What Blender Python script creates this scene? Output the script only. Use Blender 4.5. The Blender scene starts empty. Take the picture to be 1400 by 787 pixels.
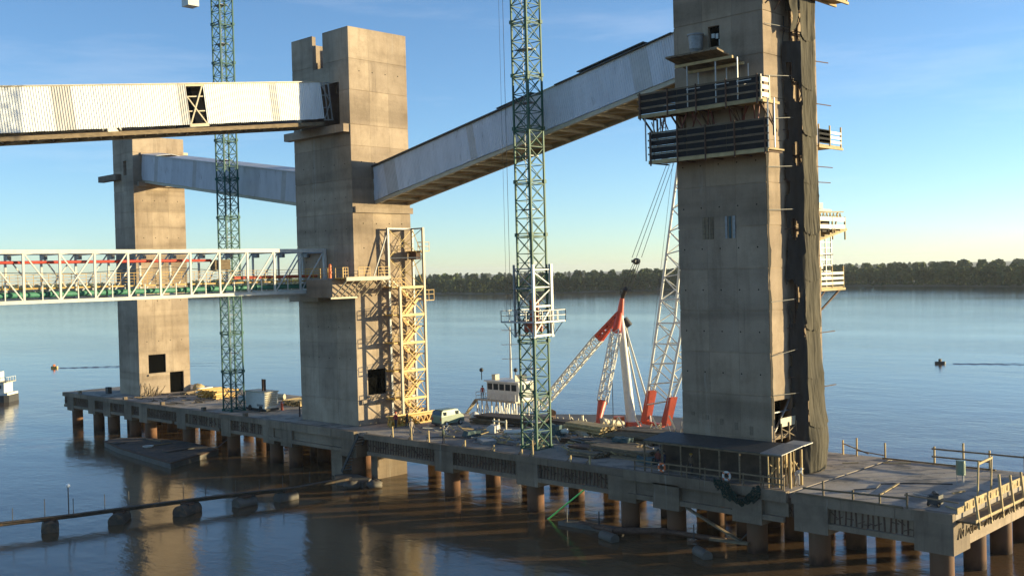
import bpy, bmesh, math, random
import numpy as np
from mathutils import Vector, Matrix, noise
random.seed(7)
S = bpy.context.scene
COL = S.collection
rad = math.radians

# ---------------------------------------------------------------- camera
def setup_camera():
    roll, pitch, yaw = rad(1.5), rad(-0.84), rad(44.06)
    F = Vector((math.cos(yaw)*math.cos(pitch), math.sin(yaw)*math.cos(pitch), math.sin(pitch)))
    R0 = Vector((math.sin(yaw), -math.cos(yaw), 0)); U0 = R0.cross(F)
    c, s = math.cos(roll), math.sin(roll)
    R = R0*c - U0*s; U = U0*c + R0*s
    cd = bpy.data.cameras.new('camera'); cam = bpy.data.objects.new('camera', cd); COL.objects.link(cam)
    M = Matrix((R, U, -F)).transposed().to_4x4(); M.translation = Vector((0, 0, 22.2))
    cam.matrix_world = M
    cd.sensor_width = 36; cd.lens = 1462/1400*36; cd.clip_start = .5; cd.clip_end = 20000
    S.camera = cam
setup_camera()
S.render.resolution_x, S.render.resolution_y = 1024, 575

# ---------------------------------------------------------------- sky and sun
SUN_AZ, SUN_EL = rad(-38), rad(6)
sd = Vector((math.cos(SUN_AZ)*math.cos(SUN_EL), math.sin(SUN_AZ)*math.cos(SUN_EL), math.sin(SUN_EL)))
W = bpy.data.worlds.new('World'); S.world = W; W.use_nodes = True
nt = W.node_tree; nt.nodes.clear()
out = nt.nodes.new('ShaderNodeOutputWorld'); bg = nt.nodes.new('ShaderNodeBackground')
sky = nt.nodes.new('ShaderNodeTexSky'); sky.sky_type = 'NISHITA'; sky.sun_disc = False
sky.sun_elevation = SUN_EL; sky.sun_rotation = math.pi/2 - SUN_AZ
sky.altitude = 0; sky.air_density = 0.68; sky.dust_density = 0.13; sky.ozone_density = 2.4
bg.inputs['Strength'].default_value = 0.108
# faint cirrus streaks: lift towards white where stretched noise is high
tc = nt.nodes.new('ShaderNodeTexCoord'); mp = nt.nodes.new('ShaderNodeMapping')
mp.inputs['Scale'].default_value = (1.2, 1.2, 9.0); mp.inputs['Rotation'].default_value = (rad(5), rad(4), 0)
mp.inputs['Location'].default_value = (0.35, 0.2, 0.4)
nz = nt.nodes.new('ShaderNodeTexNoise'); nz.inputs['Scale'].default_value = 2.2; nz.inputs['Detail'].default_value = 7; nz.inputs['Roughness'].default_value = .62
rp = nt.nodes.new('ShaderNodeValToRGB'); rp.color_ramp.elements[0].position = .55; rp.color_ramp.elements[0].color = (0, 0, 0, 1)
rp.color_ramp.elements[1].position = .80; rp.color_ramp.elements[1].color = (.11, .11, .11, 1)
mx = nt.nodes.new('ShaderNodeMix'); mx.data_type = 'RGBA'
mx.inputs[7].default_value = (6.2, 5.9, 5.6, 1)
L = nt.links.new
L(tc.outputs['Generated'], mp.inputs['Vector']); L(mp.outputs[0], nz.inputs['Vector']); L(nz.outputs['Fac'], rp.inputs[0])
L(rp.outputs[0], mx.inputs[0]); tint = nt.nodes.new('ShaderNodeMix'); tint.data_type = 'RGBA'; tint.blend_type = 'MULTIPLY'; tint.inputs[0].default_value = 1; tint.inputs[7].default_value = (1.0, 1.025, 1.05, 1); L(sky.outputs[0], tint.inputs[6]); L(tint.outputs[2], mx.inputs[6]); L(mx.outputs[2], bg.inputs[0]); L(bg.outputs[0], out.inputs[0])
sl = bpy.data.lights.new('sun', 'SUN'); sl.energy = 3.9; sl.angle = rad(.6); sl.color = (1.0, .84, .49)
so = bpy.data.objects.new('sun', sl); COL.objects.link(so); so.rotation_euler = (-sd).to_track_quat('-Z', 'Y').to_euler()
S.view_settings.view_transform = 'Standard'; S.view_settings.look = 'None'; S.view_settings.gamma = 1
S.view_settings.exposure = 1.40

# ---------------------------------------------------------------- materials
def new_mat(name):
    m = bpy.data.materials.new(name); m.use_nodes = True
    n = m.node_tree; return m, n, n.nodes['Principled BSDF']
def ramp(n, src, stops):
    r = n.nodes.new('ShaderNodeValToRGB'); e = r.color_ramp.elements
    while len(e) < len(stops): e.new(.5)
    for k, (p, c) in zip(e, stops): k.position = p; k.color = (*c, 1) if len(c) == 3 else c
    n.links.new(src, r.inputs[0]); return r.outputs[0]
def wnoise(n, scale, stretch=(1, 1, 1), detail=5, rough=.6, obj=False):
    if obj: src = n.nodes.new('ShaderNodeTexCoord').outputs['Object']
    else: src = n.nodes.new('ShaderNodeNewGeometry').outputs['Position']
    mpp = n.nodes.new('ShaderNodeMapping'); mpp.inputs['Scale'].default_value = stretch
    n.links.new(src, mpp.inputs['Vector'])
    t = n.nodes.new('ShaderNodeTexNoise'); t.inputs['Scale'].default_value = scale; t.inputs['Detail'].default_value = detail; t.inputs['Roughness'].default_value = rough
    n.links.new(mpp.outputs[0], t.inputs['Vector']); return t.outputs['Fac']
def mixc(n, f, a, b, mode='MIX'):
    x = n.nodes.new('ShaderNodeMix'); x.data_type = 'RGBA'; x.blend_type = mode
    for k, v in ((0, f), (6, a), (7, b)):
        if hasattr(v, 'is_linked') or isinstance(v, bpy.types.NodeSocket): n.links.new(v, x.inputs[k])
        else: x.inputs[k].default_value = v if k == 0 else (*v, 1)
    return x.outputs[2]
def simple(name, col, rough=.6, metal=0, var=.18, scale=3, rust=None, rustamt=.6, stretch=(1, 1, 1), bump=0, tint=0):
    m, n, b = new_mat(name)
    f = wnoise(n, scale, stretch)
    lo = tuple(c*(1-var) for c in col); hi = tuple(min(1, c*(1+var)) for c in col)
    c = ramp(n, f, [(.3, lo), (.7, hi)])
    if rust:
        f2 = wnoise(n, scale*1.7, stretch, 8, .7)
        mk = ramp(n, f2, [(rustamt-.04, (0, 0, 0)), (rustamt+.08, (1, 1, 1))])
        c = mixc(n, mk, c, rust)
    if tint:
        oi = n.nodes.new('ShaderNodeObjectInfo')
        g = ramp(n, oi.outputs['Random'], [(0, (1-tint,)*3), (1, (1+tint*.0,)*3)])
        c = mixc(n, 1.0, c, g, 'MULTIPLY')
    n.links.new(c, b.inputs['Base Color']); b.inputs['Roughness'].default_value = rough; b.inputs['Metallic'].default_value = metal
    if bump:
        bp = n.nodes.new('ShaderNodeBump'); bp.inputs['Strength'].default_value = bump; bp.inputs['Distance'].default_value = .05
        n.links.new(wnoise(n, scale*4, stretch, 6), bp.inputs['Height']); n.links.new(bp.outputs[0], b.inputs['Normal'])
    return m
def concrete(name, dark, light, streak=.5, tide=None):
    m, n, b = new_mat(name)
    big = wnoise(n, .16, (1, 1, .6), 6, .62)
    c = ramp(n, big, [(.32, dark), (.5, tuple((a+d)/2 for a, d in zip(dark, light))), (.68, light)])
    st = wnoise(n, 1.1, (1, 1, .09), 7, .65)
    c = mixc(n, streak, c, ramp(n, st, [(.30, (.55, .53, .50)), (.48, (.95, .95, .95)), (.75, (1, 1, 1))]), 'MULTIPLY')
    blotch = wnoise(n, .55, (1, 1, 1), 8, .7)
    band = wnoise(n, .42, (.06, .06, 1), 3, .5)
    c = mixc(n, .75, c, ramp(n, band, [(.36, (.62, .61, .59)), (.48, (.93, .93, .92)), (.62, (1, 1, 1))]), 'MULTIPLY')
    c = mixc(n, .55, c, ramp(n, blotch, [(.36, (.68, .66, .63)), (.52, (1, 1, 1))]), 'MULTIPLY')
    fine = wnoise(n, 7, (1, 1, 1), 6, .7)
    c = mixc(n, .5, c, ramp(n, fine, [(.3, (.80, .79, .78)), (.65, (1, 1, 1))]), 'MULTIPLY')
    runs = wnoise(n, 1.7, (1, 1, .035), 5, .75)
    c = mixc(n, ramp(n, runs, [(.60, (0, 0, 0)), (.70, (.45, .45, .45))]), c, (.10, .075, .05))
    runs2 = wnoise(n, .9, (1, 1, .05), 5, .75)
    c = mixc(n, ramp(n, runs2, [(.62, (0, 0, 0)), (.72, (.4, .4, .4))]), c, (.52, .50, .45))
    oi = n.nodes.new('ShaderNodeObjectInfo')
    c = mixc(n, 1.0, c, ramp(n, oi.outputs['Random'], [(0, (.78, .78, .785)), (1, (1, 1, .985))]), 'MULTIPLY')
    if tide:
        sp = n.nodes.new('ShaderNodeSeparateXYZ'); n.links.new(n.nodes.new('ShaderNodeNewGeometry').outputs['Position'], sp.inputs[0])
        ad = n.nodes.new('ShaderNodeMath'); ad.operation = 'MULTIPLY_ADD'; ad.inputs[1].default_value = 1.6; n.links.new(wnoise(n, 1.5, (1, 1, .5), 5), ad.inputs[0]); n.links.new(sp.outputs[2], ad.inputs[2])
        mr = n.nodes.new('ShaderNodeMapRange'); mr.inputs[1].default_value = .3; mr.inputs[2].default_value = 4.6; n.links.new(ad.outputs[0], mr.inputs[0])
        c = mixc(n, ramp(n, mr.outputs[0], [(0, (1, 1, 1)), (.45, (.75, .75, .75)), (.8, (.25, .25, .25)), (1, (0, 0, 0))]), c, tide)
        mw = n.nodes.new('ShaderNodeMapRange'); mw.inputs[1].default_value = .9; mw.inputs[2].default_value = 1.7; n.links.new(ad.outputs[0], mw.inputs[0])
        c = mixc(n, 1.0, c, ramp(n, mw.outputs[0], [(0, (.28, .27, .24)), (1, (1, 1, 1))]), 'MULTIPLY')
    n.links.new(c, b.inputs['Base Color']); b.inputs['Roughness'].default_value = .9
    bp = n.nodes.new('ShaderNodeBump'); bp.inputs['Strength'].default_value = .35; bp.inputs['Distance'].default_value = .04
    n.links.new(fine, bp.inputs['Height']); n.links.new(bp.outputs[0], b.inputs['Normal'])
    return m
def holed(m, thresh=.5, scale=30, stretch=(1, 1, 1), soft=.03):
    n = m.node_tree; b = n.nodes['Principled BSDF']
    v = wnoise(n, scale, stretch, 4)
    n.links.new(ramp(n, v, [(thresh-soft, (0, 0, 0)), (thresh+soft, (1, 1, 1))]), b.inputs['Alpha'])
M = dict(
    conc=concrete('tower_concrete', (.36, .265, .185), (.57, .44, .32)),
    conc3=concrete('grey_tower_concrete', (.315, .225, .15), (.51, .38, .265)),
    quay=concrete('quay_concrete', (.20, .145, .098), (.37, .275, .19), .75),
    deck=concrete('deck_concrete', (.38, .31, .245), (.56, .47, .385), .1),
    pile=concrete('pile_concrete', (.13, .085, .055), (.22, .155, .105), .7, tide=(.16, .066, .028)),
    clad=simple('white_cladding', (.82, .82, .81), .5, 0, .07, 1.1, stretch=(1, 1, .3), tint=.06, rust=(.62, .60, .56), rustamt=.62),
    clad_shaded=simple('shaded_white_cladding', (.68, .67, .69), .5, 0, .09, 1.1, stretch=(1, 1, .3), tint=.10, rust=(.45, .43, .43), rustamt=.62),  # darker bluish copy of the white cladding, shade put into its colour
    translucent=simple('translucent_sheet', (.52, .49, .47), .4, 0, .1, 1),
    green=simple('green_paint', (.010, .085, .066), .6, 0, .3, 1.5, rust=(.12, .07, .03), rustamt=.66),
    green2=simple('olive_green_paint', (.018, .09, .05), .6, 0, .3, 1.5, rust=(.16, .10, .04), rustamt=.66),
    yellow=simple('yellow_paint', (.55, .31, .05), .5, 0, .2, 3, rust=(.25, .12, .04), rustamt=.68),
    white=simple('white_paint', (.62, .60, .54), .45, 0, .1, 2, rust=(.35, .2, .1), rustamt=.72),
    cream=simple('cream_paint', (.46, .39, .27), .5, 0, .15, 2, rust=(.25, .14, .07), rustamt=.7),
    red=simple('red_paint', (.55, .07, .025), .45, 0, .2, 2, rust=(.2, .06, .03), rustamt=.7),
    orange=simple('orange_paint', (.70, .16, .04), .5, 0, .15, 4),
    steel=simple('grey_steel', (.24, .24, .24), .5, .3, .2, 3, rust=(.16, .09, .05), rustamt=.62),
    galv=simple('galvanised_steel', (.42, .40, .37), .5, .2, .15, 3),
    rust=simple('rusty_steel', (.10, .052, .032), .85, 0, .4, 4),
    dark=simple('dark_steel', (.055, .052, .05), .6, .2, .3, 3),
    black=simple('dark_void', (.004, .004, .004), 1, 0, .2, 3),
    timber=simple('weathered_timber', (.21, .15, .088), .85, 0, .35, 1.5, stretch=(1, 1, 4), tint=.35),
    timber_y=simple('fresh_timber', (.50, .36, .17), .8, 0, .25, 1.5, tint=.3),
    ply=simple('film_faced_plywood', (.014, .013, .015), .95, 0, .3, 1.2, tint=.3),
    plyb=simple('brown_plywood', (.075, .048, .03), .8, 0, .35, 1.2, tint=.3),
    net=simple('dark_shade_net', (.068, .056, .036), .95, 0, .35, 1.1, stretch=(1, 1, .3), bump=.5),
    gnet=simple('green_net', (.006, .026, .02), .95, 0, .35, 2.5),
    rope=simple('wire_rope', (.08, .075, .07), .6),
    greenpole=simple('bright_green_pole', (.25, .85, .18), .5),
    greenpipe=simple('sea_green_pipe', (.07, .24, .16), .5),
    redpipe=simple('red_pipe', (.52, .055, .03), .5),
    glass=simple('dark_glass', (.03, .04, .05), .08, 0, .1),
    van=simple('pale_green_paint', (.20, .25, .17), .4, 0, .08, 2),
    tyre=simple('tyre_rubber', (.03, .03, .03), .9),
    bag=simple('bulk_bag_fabric', (.62, .58, .52), .9, 0, .15, 3, bump=.6),
    tarp=simple('blue_green_tarp', (.045, .085, .09), .8, 0, .3, 3, bump=.5),
    lamp=simple('lamp_glass', (.9, .9, .88), .2),
    barge=simple('barge_deck_steel', (.07, .055, .042), .85, 0, .4, .5, rust=(.17, .10, .055), rustamt=.55),
    hull=simple('barge_hull_grey', (.11, .095, .078), .7, 0, .3, .8, rust=(.15, .08, .04), rustamt=.6),
    pale_yellow=simple('pale_yellow_paint', (.56, .38, .11), .5, 0, .15, 2, rust=(.25, .14, .07), rustamt=.7),
    red_dull=simple('dull_red_paint', (.16, .035, .02), .7, 0, .3, 3),
    red_cloth=simple('red_cloth', (.35, .03, .02), .9), 
)
def stained(m):
    n = m.node_tree; b = n.nodes['Principled BSDF']; src = b.inputs['Base Color'].links[0].from_socket
    c = mixc(n, ramp(n, wnoise(n, .35, (1, 1, 1), 6, .6), [(.52, (0, 0, 0)), (.62, (.75, .75, .75))]), src, (.10, .088, .075))
    c = mixc(n, ramp(n, wnoise(n, 1.3, (1, 1, 1), 5, .6), [(.62, (0, 0, 0)), (.68, (.7, .7, .7))]), c, (.055, .05, .045))
    n.links.new(c, b.inputs['Base Color'])
stained(M['deck'])
holed(M['gnet'], .42, 9)
M['net'].node_tree.nodes['Principled BSDF'].inputs['Transmission Weight'].default_value = 0
M['torn'] = simple('torn_shade_net', (.035, .03, .026), .95, 0, .35, 1.1, stretch=(1, 1, .3), bump=.5)
M['torn_solid'] = simple('shade_darkened_net', (.04, .034, .028), .95, 0, .35, 1.1, stretch=(1, 1, .3), bump=.5)  # darker copy of the net colour, with the flank's shade painted in
holed(M['torn'], .37, .33, (1.6, 1.6, .8), .015)

def foliage(name, dark, light):
    m, n, b = new_mat(name)
    f = wnoise(n, .06, (1, 1, 1), 4)
    c = ramp(n, f, [(.3, dark), (.7, light)])
    c = mixc(n, .6, c, ramp(n, wnoise(n, .9, (1, 1, 1), 4), [(.3, (.55, .6, .5)), (.7, (1.0, 1, .9))]), 'MULTIPLY')
    n.links.new(c, b.inputs['Base Color']); b.inputs['Roughness'].default_value = .8; b.inputs['Specular IOR Level'].default_value = .15
    return m
M['black'].node_tree.nodes['Principled BSDF'].inputs['Specular IOR Level'].default_value = 0
M['leaf'] = foliage('tree_foliage', (.045, .066, .024), (.115, .135, .048))
M['ground'] = simple('river_bank_earth', (.13, .11, .065), .95, 0, .3, .02)

# ---------------------------------------------------------------- mesh helpers
ORG = {}
class MB:
    def __init__(s): s.v = []; s.f = []; s.sm = []
    def add(s, vs, fs, smooth=False):
        o = len(s.v); s.v += [tuple(v) for v in vs]
        for f in fs: s.f.append(tuple(i+o for i in f)); s.sm.append(smooth)
        return s
    def box(s, x0, x1, y0, y1, z0, z1):
        if x1 < x0: x0, x1 = x1, x0
        if y1 < y0: y0, y1 = y1, y0
        if z1 < z0: z0, z1 = z1, z0
        return s.add([(x0,y0,z0),(x1,y0,z0),(x1,y1,z0),(x0,y1,z0),(x0,y0,z1),(x1,y0,z1),(x1,y1,z1),(x0,y1,z1)],
              [(0,3,2,1),(4,5,6,7),(0,1,5,4),(1,2,6,5),(2,3,7,6),(3,0,4,7)])
    def bar(s, p, q, w=.1, h=None, up=(0, 0, 1)):
        h = w if h is None else h
        p, q = Vector(p), Vector(q); d = (q-p)
        if d.length < 1e-6: return s
        d.normalize(); u = Vector(up)
        if abs(d.dot(u)) > .98: u = Vector((1, 0, 0))
        a = d.cross(u).normalized(); b = a.cross(d).normalized()
        a *= w/2; b *= h/2
        vs = [p-a-b, p+a-b, p+a+b, p-a+b, q-a-b, q+a-b, q+a+b, q-a+b]
        return s.add(vs, [(0,1,2,3),(7,6,5,4),(0,4,5,1),(1,5,6,2),(2,6,7,3),(3,7,4,0)])
    def tube(s, p, q, r, r2=None, n=8, cap=True):
        r2 = r if r2 is None else r2
        p, q = Vector(p), Vector(q); d = (q-p).normalized()
        u = Vector((0, 0, 1)) if abs(d.z) < .9 else Vector((1, 0, 0))
        a = d.cross(u).normalized(); b = a.cross(d).normalized(); vs = []
        for k in range(n):
            t = 2*math.pi*k/n; o = a*math.cos(t)+b*math.sin(t); vs += [p+o*r, q+o*r2]
        s.add(vs, [(2*k, 2*((k+1) % n), 2*((k+1) % n)+1, 2*k+1) for k in range(n)], True)
        if cap: s.add(vs, [tuple(2*k for k in range(n))[::-1], tuple(2*k+1 for k in range(n))])
        return s
    def path(s, pts, r, n=6):
        for a, b in zip(pts, pts[1:]): s.tube(a, b, r, n=n, cap=False)
        return s
    def poly(s, pts, z0, z1):
        n = len(pts); vs = [(x, y, z0) for x, y in pts]+[(x, y, z1) for x, y in pts]
        return s.add(vs, [tuple(range(n))[::-1], tuple(range(n, 2*n))]+[(k, (k+1) % n, n+(k+1) % n, n+k) for k in range(n)])
    def ball(s, c, r, seg=10, ring=6, sc=(1, 1, 1), jit=0):
        vs = []; fs = []; c = Vector(c)
        for i in range(ring+1):
            t = math.pi*i/ring
            for j in range(seg):
                p = 2*math.pi*j/seg; k = 1+random.uniform(-jit, jit)
                vs.append(c+Vector((math.sin(t)*math.cos(p)*sc[0], math.sin(t)*math.sin(p)*sc[1], math.cos(t)*sc[2]))*r*k)
        for i in range(ring):
            for j in range(seg):
                a, b = i*seg+j, i*seg+(j+1) % seg; fs.append((a, a+seg, b+seg, b))
        return s.add(vs, fs, True)
    def mesh(s, name, off=(0, 0, 0)):
        me = bpy.data.meshes.new(name); o = Vector(off)
        me.from_pydata([tuple(Vector(v)-o) for v in s.v], [], s.f)
        me.polygons.foreach_set('use_smooth', s.sm); me.update(); return me
    def build(s, name, mat, parent=None, **kw):
        off = ORG.get(parent, (0, 0, 0)) if parent else (0, 0, 0)
        me = s.mesh(name, off); me.materials.append(M[mat] if isinstance(mat, str) else mat)
        return link(name, me, parent, **kw)
def link(name, me, parent=None, loc=None, rot=None, org=True, **kw):
    o = bpy.data.objects.new(name, me); COL.objects.link(o)
    if parent:
        o.parent = parent
        if parent in ORG: ORG[o] = ORG[parent]
    if loc is not None: o.location = loc
    if rot is not None: o.rotation_euler = rot
    tag(o, **kw); return o
def tag(o, label=None, cat=None, group=None, kind=None):
    if label: o['label'] = label
    if cat: o['category'] = cat
    if group: o['group'] = group
    if kind: o['kind'] = kind
    return o
def thing(name, label, cat, loc=(0, 0, 0), rz=0, group=None, world=True):
    """Empty at the thing's base.  world=True: its parts are given in world coordinates."""
    o = bpy.data.objects.new(name, None); COL.objects.link(o); o.location = loc; o.rotation_euler = (0, 0, rz)
    tag(o, label, cat, group)
    if world and rz == 0: ORG[o] = Vector(loc)
    return o
def place(me, name, parent, loc, rz=0, rot=None, mat=None):
    """shared-mesh part; loc in world coordinates when the parent uses them"""
    o = bpy.data.objects.new(name, me); COL.objects.link(o); o.parent = parent
    o.location = Vector(loc)-Vector(ORG.get(parent, (0, 0, 0))); o.rotation_euler = rot if rot else (0, 0, rz)
    return o
def copy_tree(src, parent=None):
    c = src.copy(); COL.objects.link(c)
    if parent: c.parent = parent
    for ch in list(src.children): copy_tree(ch, c)
    return c
def shared(mb, name, mat):
    me = mb.mesh(name); me.materials.append(M[mat]); return me

# ================================================================ SETTING: water, banks, woods
def water():
    m, n, b = new_mat('river_water')
    c = ramp(n, wnoise(n, .02, (1, 1, 1), 4), [(.35, (.12, .072, .037)), (.65, (.155, .095, .05))])
    n.links.new(c, b.inputs['Base Color']); b.inputs['Roughness'].default_value = .09; b.inputs['IOR'].default_value = 1.33
    a1 = wnoise(n, .9, (1, .55, 1), 6, .6); a2 = wnoise(n, .16, (1, .5, 1), 4, .55); a3 = wnoise(n, .012, (1, .35, 1), 3)
    mul = n.nodes.new('ShaderNodeMath'); mul.operation = 'MULTIPLY_ADD'; mul.inputs[1].default_value = 3.0
    n.links.new(a2, mul.inputs[0]); n.links.new(a1, mul.inputs[2])
    amp = ramp(n, a3, [(.38, (.35,)*3), (.62, (1,)*3)])
    bp = n.nodes.new('ShaderNodeBump'); bp.inputs['Distance'].default_value = .11
    st = n.nodes.new('ShaderNodeMath'); st.operation = 'MULTIPLY'; st.inputs[1].default_value = .46; n.links.new(amp, st.inputs[0]); n.links.new(st.outputs[0], bp.inputs['Strength'])
    n.links.new(mul.outputs[0], bp.inputs['Height']); n.links.new(bp.outputs[0], b.inputs['Normal'])
    M['water'] = m
    MB().add([(-4000, -4000, 0), (12000, -4000, 0), (12000, 12000, 0), (-4000, 12000, 0)], [(0, 1, 2, 3)]).build('river_water', 'water', kind='structure')
water()
CY, SY = math.cos(rad(44.06)), math.sin(rad(44.06))
def vw(off, dep):   # ground point from sideways offset and forward distance of the survey line along the river
    return Vector((CY*dep+SY*off, SY*dep-CY*off, 0))
# shoreline of the far bank, as (sideways fraction, distance)
SHORE = [(-.95, 2300), (-.48, 1900), (-.27, 1500), (-.07, 1210), (0, 1070), (.14, 1080), (.31, 1040), (.48, 840), (.7, 690), (1.2, 560)]
def shore_depth(t):
    for (a, da), (b, db) in zip(SHORE, SHORE[1:]):
        if t <= b: return da+(db-da)*(t-a)/(b-a)
    return SHORE[-1][1]
def far_bank():
    mb = MB(); ts = [(-.95)+2.15*k/70 for k in range(71)]; rows = [(0, -.3), (6, 1.4), (60, 2.2), (1500, 4), (9000, 6)]
    vs = []
    for t in ts:
        d0 = shore_depth(t)*(1+.006*math.sin(t*61)+.004*math.sin(t*143))
        for e, z in rows:
            p = vw(t*(d0+e), d0+e); vs.append((p.x, p.y, z))
    n = len(rows)
    fs = [(i*n+j, (i+1)*n+j, (i+1)*n+j+1, i*n+j+1) for i in range(70) for j in range(n-1)]
    mb.add(vs, fs, True).build('far_bank', 'ground', kind='structure')
far_bank()
def woods(name, rows, cards, seed, size, hmin, hmax, kind='stuff'):
    rng = np.random.default_rng(seed); V = []; 
    centres = []
    for e0, e1, step in rows:
        t = -.62
        while t < .72:
            d0 = shore_depth(t)+rng.uniform(e0, e1); centres.append((t*d0, d0)); t += step/d0*rng.uniform(.7, 1.3)
    for off, dep in centres:
        p = vw(off, dep); big = .5+.5*noise.noise(Vector((off*.006, dep*.004, 1.3)))
        h = hmin+(hmax-hmin)*min(1, max(0, big*.75+rng.uniform(-.05, .35))); r = rng.uniform(.20, .36)*h
        n = cards; k = rng.integers(3, 6)
        lob = np.stack([rng.uniform(-.55, .55, k)*r, rng.uniform(-.55, .55, k)*r, rng.uniform(.35, .82, k)*h], 1); lr = rng.uniform(.45, .8, k)*r
        lob[0] = (0, 0, h-lr[0]*.9)
        idx = rng.integers(0, k, n); u = rng.normal(size=(n, 3)); u /= np.linalg.norm(u, axis=1, keepdims=True)
        c = lob[idx]+u*lr[idx][:, None]*rng.uniform(.72, 1.05, n)[:, None]
        skirt = rng.random(n) < .22; c[skirt, 2] = rng.uniform(.3, .45*h, skirt.sum())
        c[:, 2] = np.clip(c[:, 2], .4, h) 
        nn = u+rng.normal(size=(n, 3))*.35; nn /= np.linalg.norm(nn, axis=1, keepdims=True)
        a = np.cross(nn, rng.normal(size=(n, 3))); a /= np.linalg.norm(a, axis=1, keepdims=True); b = np.cross(nn, a)
        s = rng.uniform(.6, 1.3, n)[:, None]*size; c = c+np.array([p.x, p.y, 1.0])
        V.append(np.stack([c-a*s-b*s*.7, c+a*s*.8-b*s, c+a*s+b*s*.7, c-a*s*.7+b*s], 1).reshape(-1, 3))
    V = np.concatenate(V).astype(np.float32); nq = len(V)//4
    me = bpy.data.meshes.new(name); me.vertices.add(len(V)); me.vertices.foreach_set('co', V.ravel())
    me.loops.add(len(V)); me.loops.foreach_set('vertex_index', np.arange(len(V), dtype=np.int32))
    me.polygons.add(nq); me.polygons.foreach_set('loop_start', np.arange(0, len(V), 4, dtype=np.int32)); me.polygons.foreach_set('loop_total', np.full(nq, 4, dtype=np.int32))
    me.materials.append(M['leaf']); me.update(calc_edges=True); me.validate()
    o = bpy.data.objects.new(name, me); COL.objects.link(o); o['kind'] = kind; return o
w1 = woods('riverside_woods', [(2, 11, 5.5), (11, 24, 6.5), (24, 55, 8)], 230, 3, .8, 12.5, 18.5)
tag(w1, 'dense dark green woods lining the far river bank', 'woods')
w2 = woods('distant_woods', [(90, 160, 15), (220, 420, 22), (500, 900, 26), (1100, 1700, 34), (2000, 2900, 50)], 140, 5, 2.4, 15, 23)
tag(w2, 'further woods rising hazily behind the river bank trees', 'woods')

# ================================================================ CONCRETE TOWERS
def cut(rect, holes):
    rs = [rect]
    for h in holes:
        nr = []
        for (a0, a1, z0, z1) in rs:
            b0, b1, y0, y1 = max(a0, h[0]), min(a1, h[1]), max(z0, h[2]), min(z1, h[3])
            if b0 >= b1 or y0 >= y1: nr.append((a0, a1, z0, z1)); continue
            if y0 > z0: nr.append((a0, a1, z0, y0))
            if y1 < z1: nr.append((a0, a1, y1, z1))
            if b0 > a0: nr.append((a0, b0, y0, y1))
            if b1 < a1: nr.append((b1, a1, y0, y1))
        rs = nr
    return rs
def tower(root, X0, X1, Y0, Y1, zs, mat, front=(), right=(), back=(), left=(), nf=3, nr=3, t=.5):
    """front: face x=X0 (spans y); right: face y=Y0 (spans x).  Panels sit proud of a core wall, with recessed joints."""
    e = .06; g = .03; zb, zt = zs[0], zs[-1]
    core = MB()
    for (a0, a1, z0, z1) in cut((Y0+e, Y1-e, zb, zt-.05), front): core.box(X0+e, X0+t, a0, a1, z0, z1)
    for (a0, a1, z0, z1) in cut((Y0+e, Y1-e, zb, zt-.05), back): core.box(X1-t, X1-e, a0, a1, z0, z1)
    for (a0, a1, z0, z1) in cut((X0+t, X1-t, zb, zt-.05), right): core.box(a0, a1, Y0+e, Y0+t, z0, z1)
    for (a0, a1, z0, z1) in cut((X0+t, X1-t, zb, zt-.05), left): core.box(a0, a1, Y1-t, Y1-e, z0, z1)
    core.build('core_wall', mat, root)
    cols = lambda a, b, n: [a+(b-a)*k/n for k in range(n+1)]
    for z0, z1 in zip(zs, zs[1:]):
        for face, (a, b, n, holes) in dict(f=(Y0, Y1, nf, front), r=(X0+e, X1-e, nr, right), b=(Y0, Y1, 1, back), l=(X0+e, X1-e, 1, left)).items():
            cs = cols(a, b, n)
            for c0, c1 in zip(cs, cs[1:]):
                q = (c0+(.006 if c0 > a else 0), c1-(.006 if c1 < b else 0), z0+g, z1-(g if z1 < zt else 0))
                rs = cut(q, holes)
                if not rs: continue
                mb = MB()
                for (a0, a1, w0, w1_) in rs:
                    if face == 'f': mb.box(X0, X0+e, a0, a1, w0, w1_)
                    elif face == 'b': mb.box(X1-e, X1, a0, a1, w0, w1_)
                    elif face == 'r': mb.box(a0, a1, Y0, Y0+e, w0, w1_)
                    else: mb.box(a0, a1, Y1-e, Y1, w0, w1_)
                mb.build('concrete_panel', mat, root)
def lifts(*z): return list(z)
def tie_holes(root, Y0, X0, X1, zlist, n=4):
    mb = MB()
    for z in zlist:
        for k in range(n):
            x = X0+(X1-X0)*(k+.5)/n; mb.tube((x, Y0-.012, z), (x, Y0+.03, z), .07, n=8)
    mb.build('tie_holes', 'black', root, kind='stuff')

DK = 5.2
# middle tower
T2 = thing('concrete_tower', 'tall middle concrete tower with a notched top, the galleries joining it on both sides', 'tower', (78.7, 102.3, DK))
tower(T2, 74.5, 83.0, 96.8, 107.8, lifts(5.2, 8.1, 11.6, 14.6, 18.6, 22.4, 25.9, 29.4, 33.2, 37.0, 39.4, 43.3, 46.8, 50.4), 'conc',
      front=[(101.6, 103.6, 46.4, 50.5), (98.7, 106.2, 39.5, 44.4)], right=[(76.0, 78.7, 8.6, 11.5)], left=[(78.2, 81.4, 31.2, 34.4)], back=[(100, 104, 46, 50.5)])
MB().box(73.6, 74.5, 96.9, 108.6, 38.5, 39.4).build('corbel', 'conc', T2)
MB().box(74.7, 83.2, 96.5, 96.8, 29.4, 30.1).build('ledge', 'conc', T2)
MB().box(71.3, 74.5, 96.7, 101.6, 19.9, 21.9).build('corbel', 'conc', T2)
MB().box(72.9, 74.5, 101.6, 107.4, 19.4, 20.2).build('corbel', 'conc', T2)
MB().box(74.9, 79.6, 96.55, 96.8, 7.7, 8.15).build('ledge', 'conc', T2)
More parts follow.
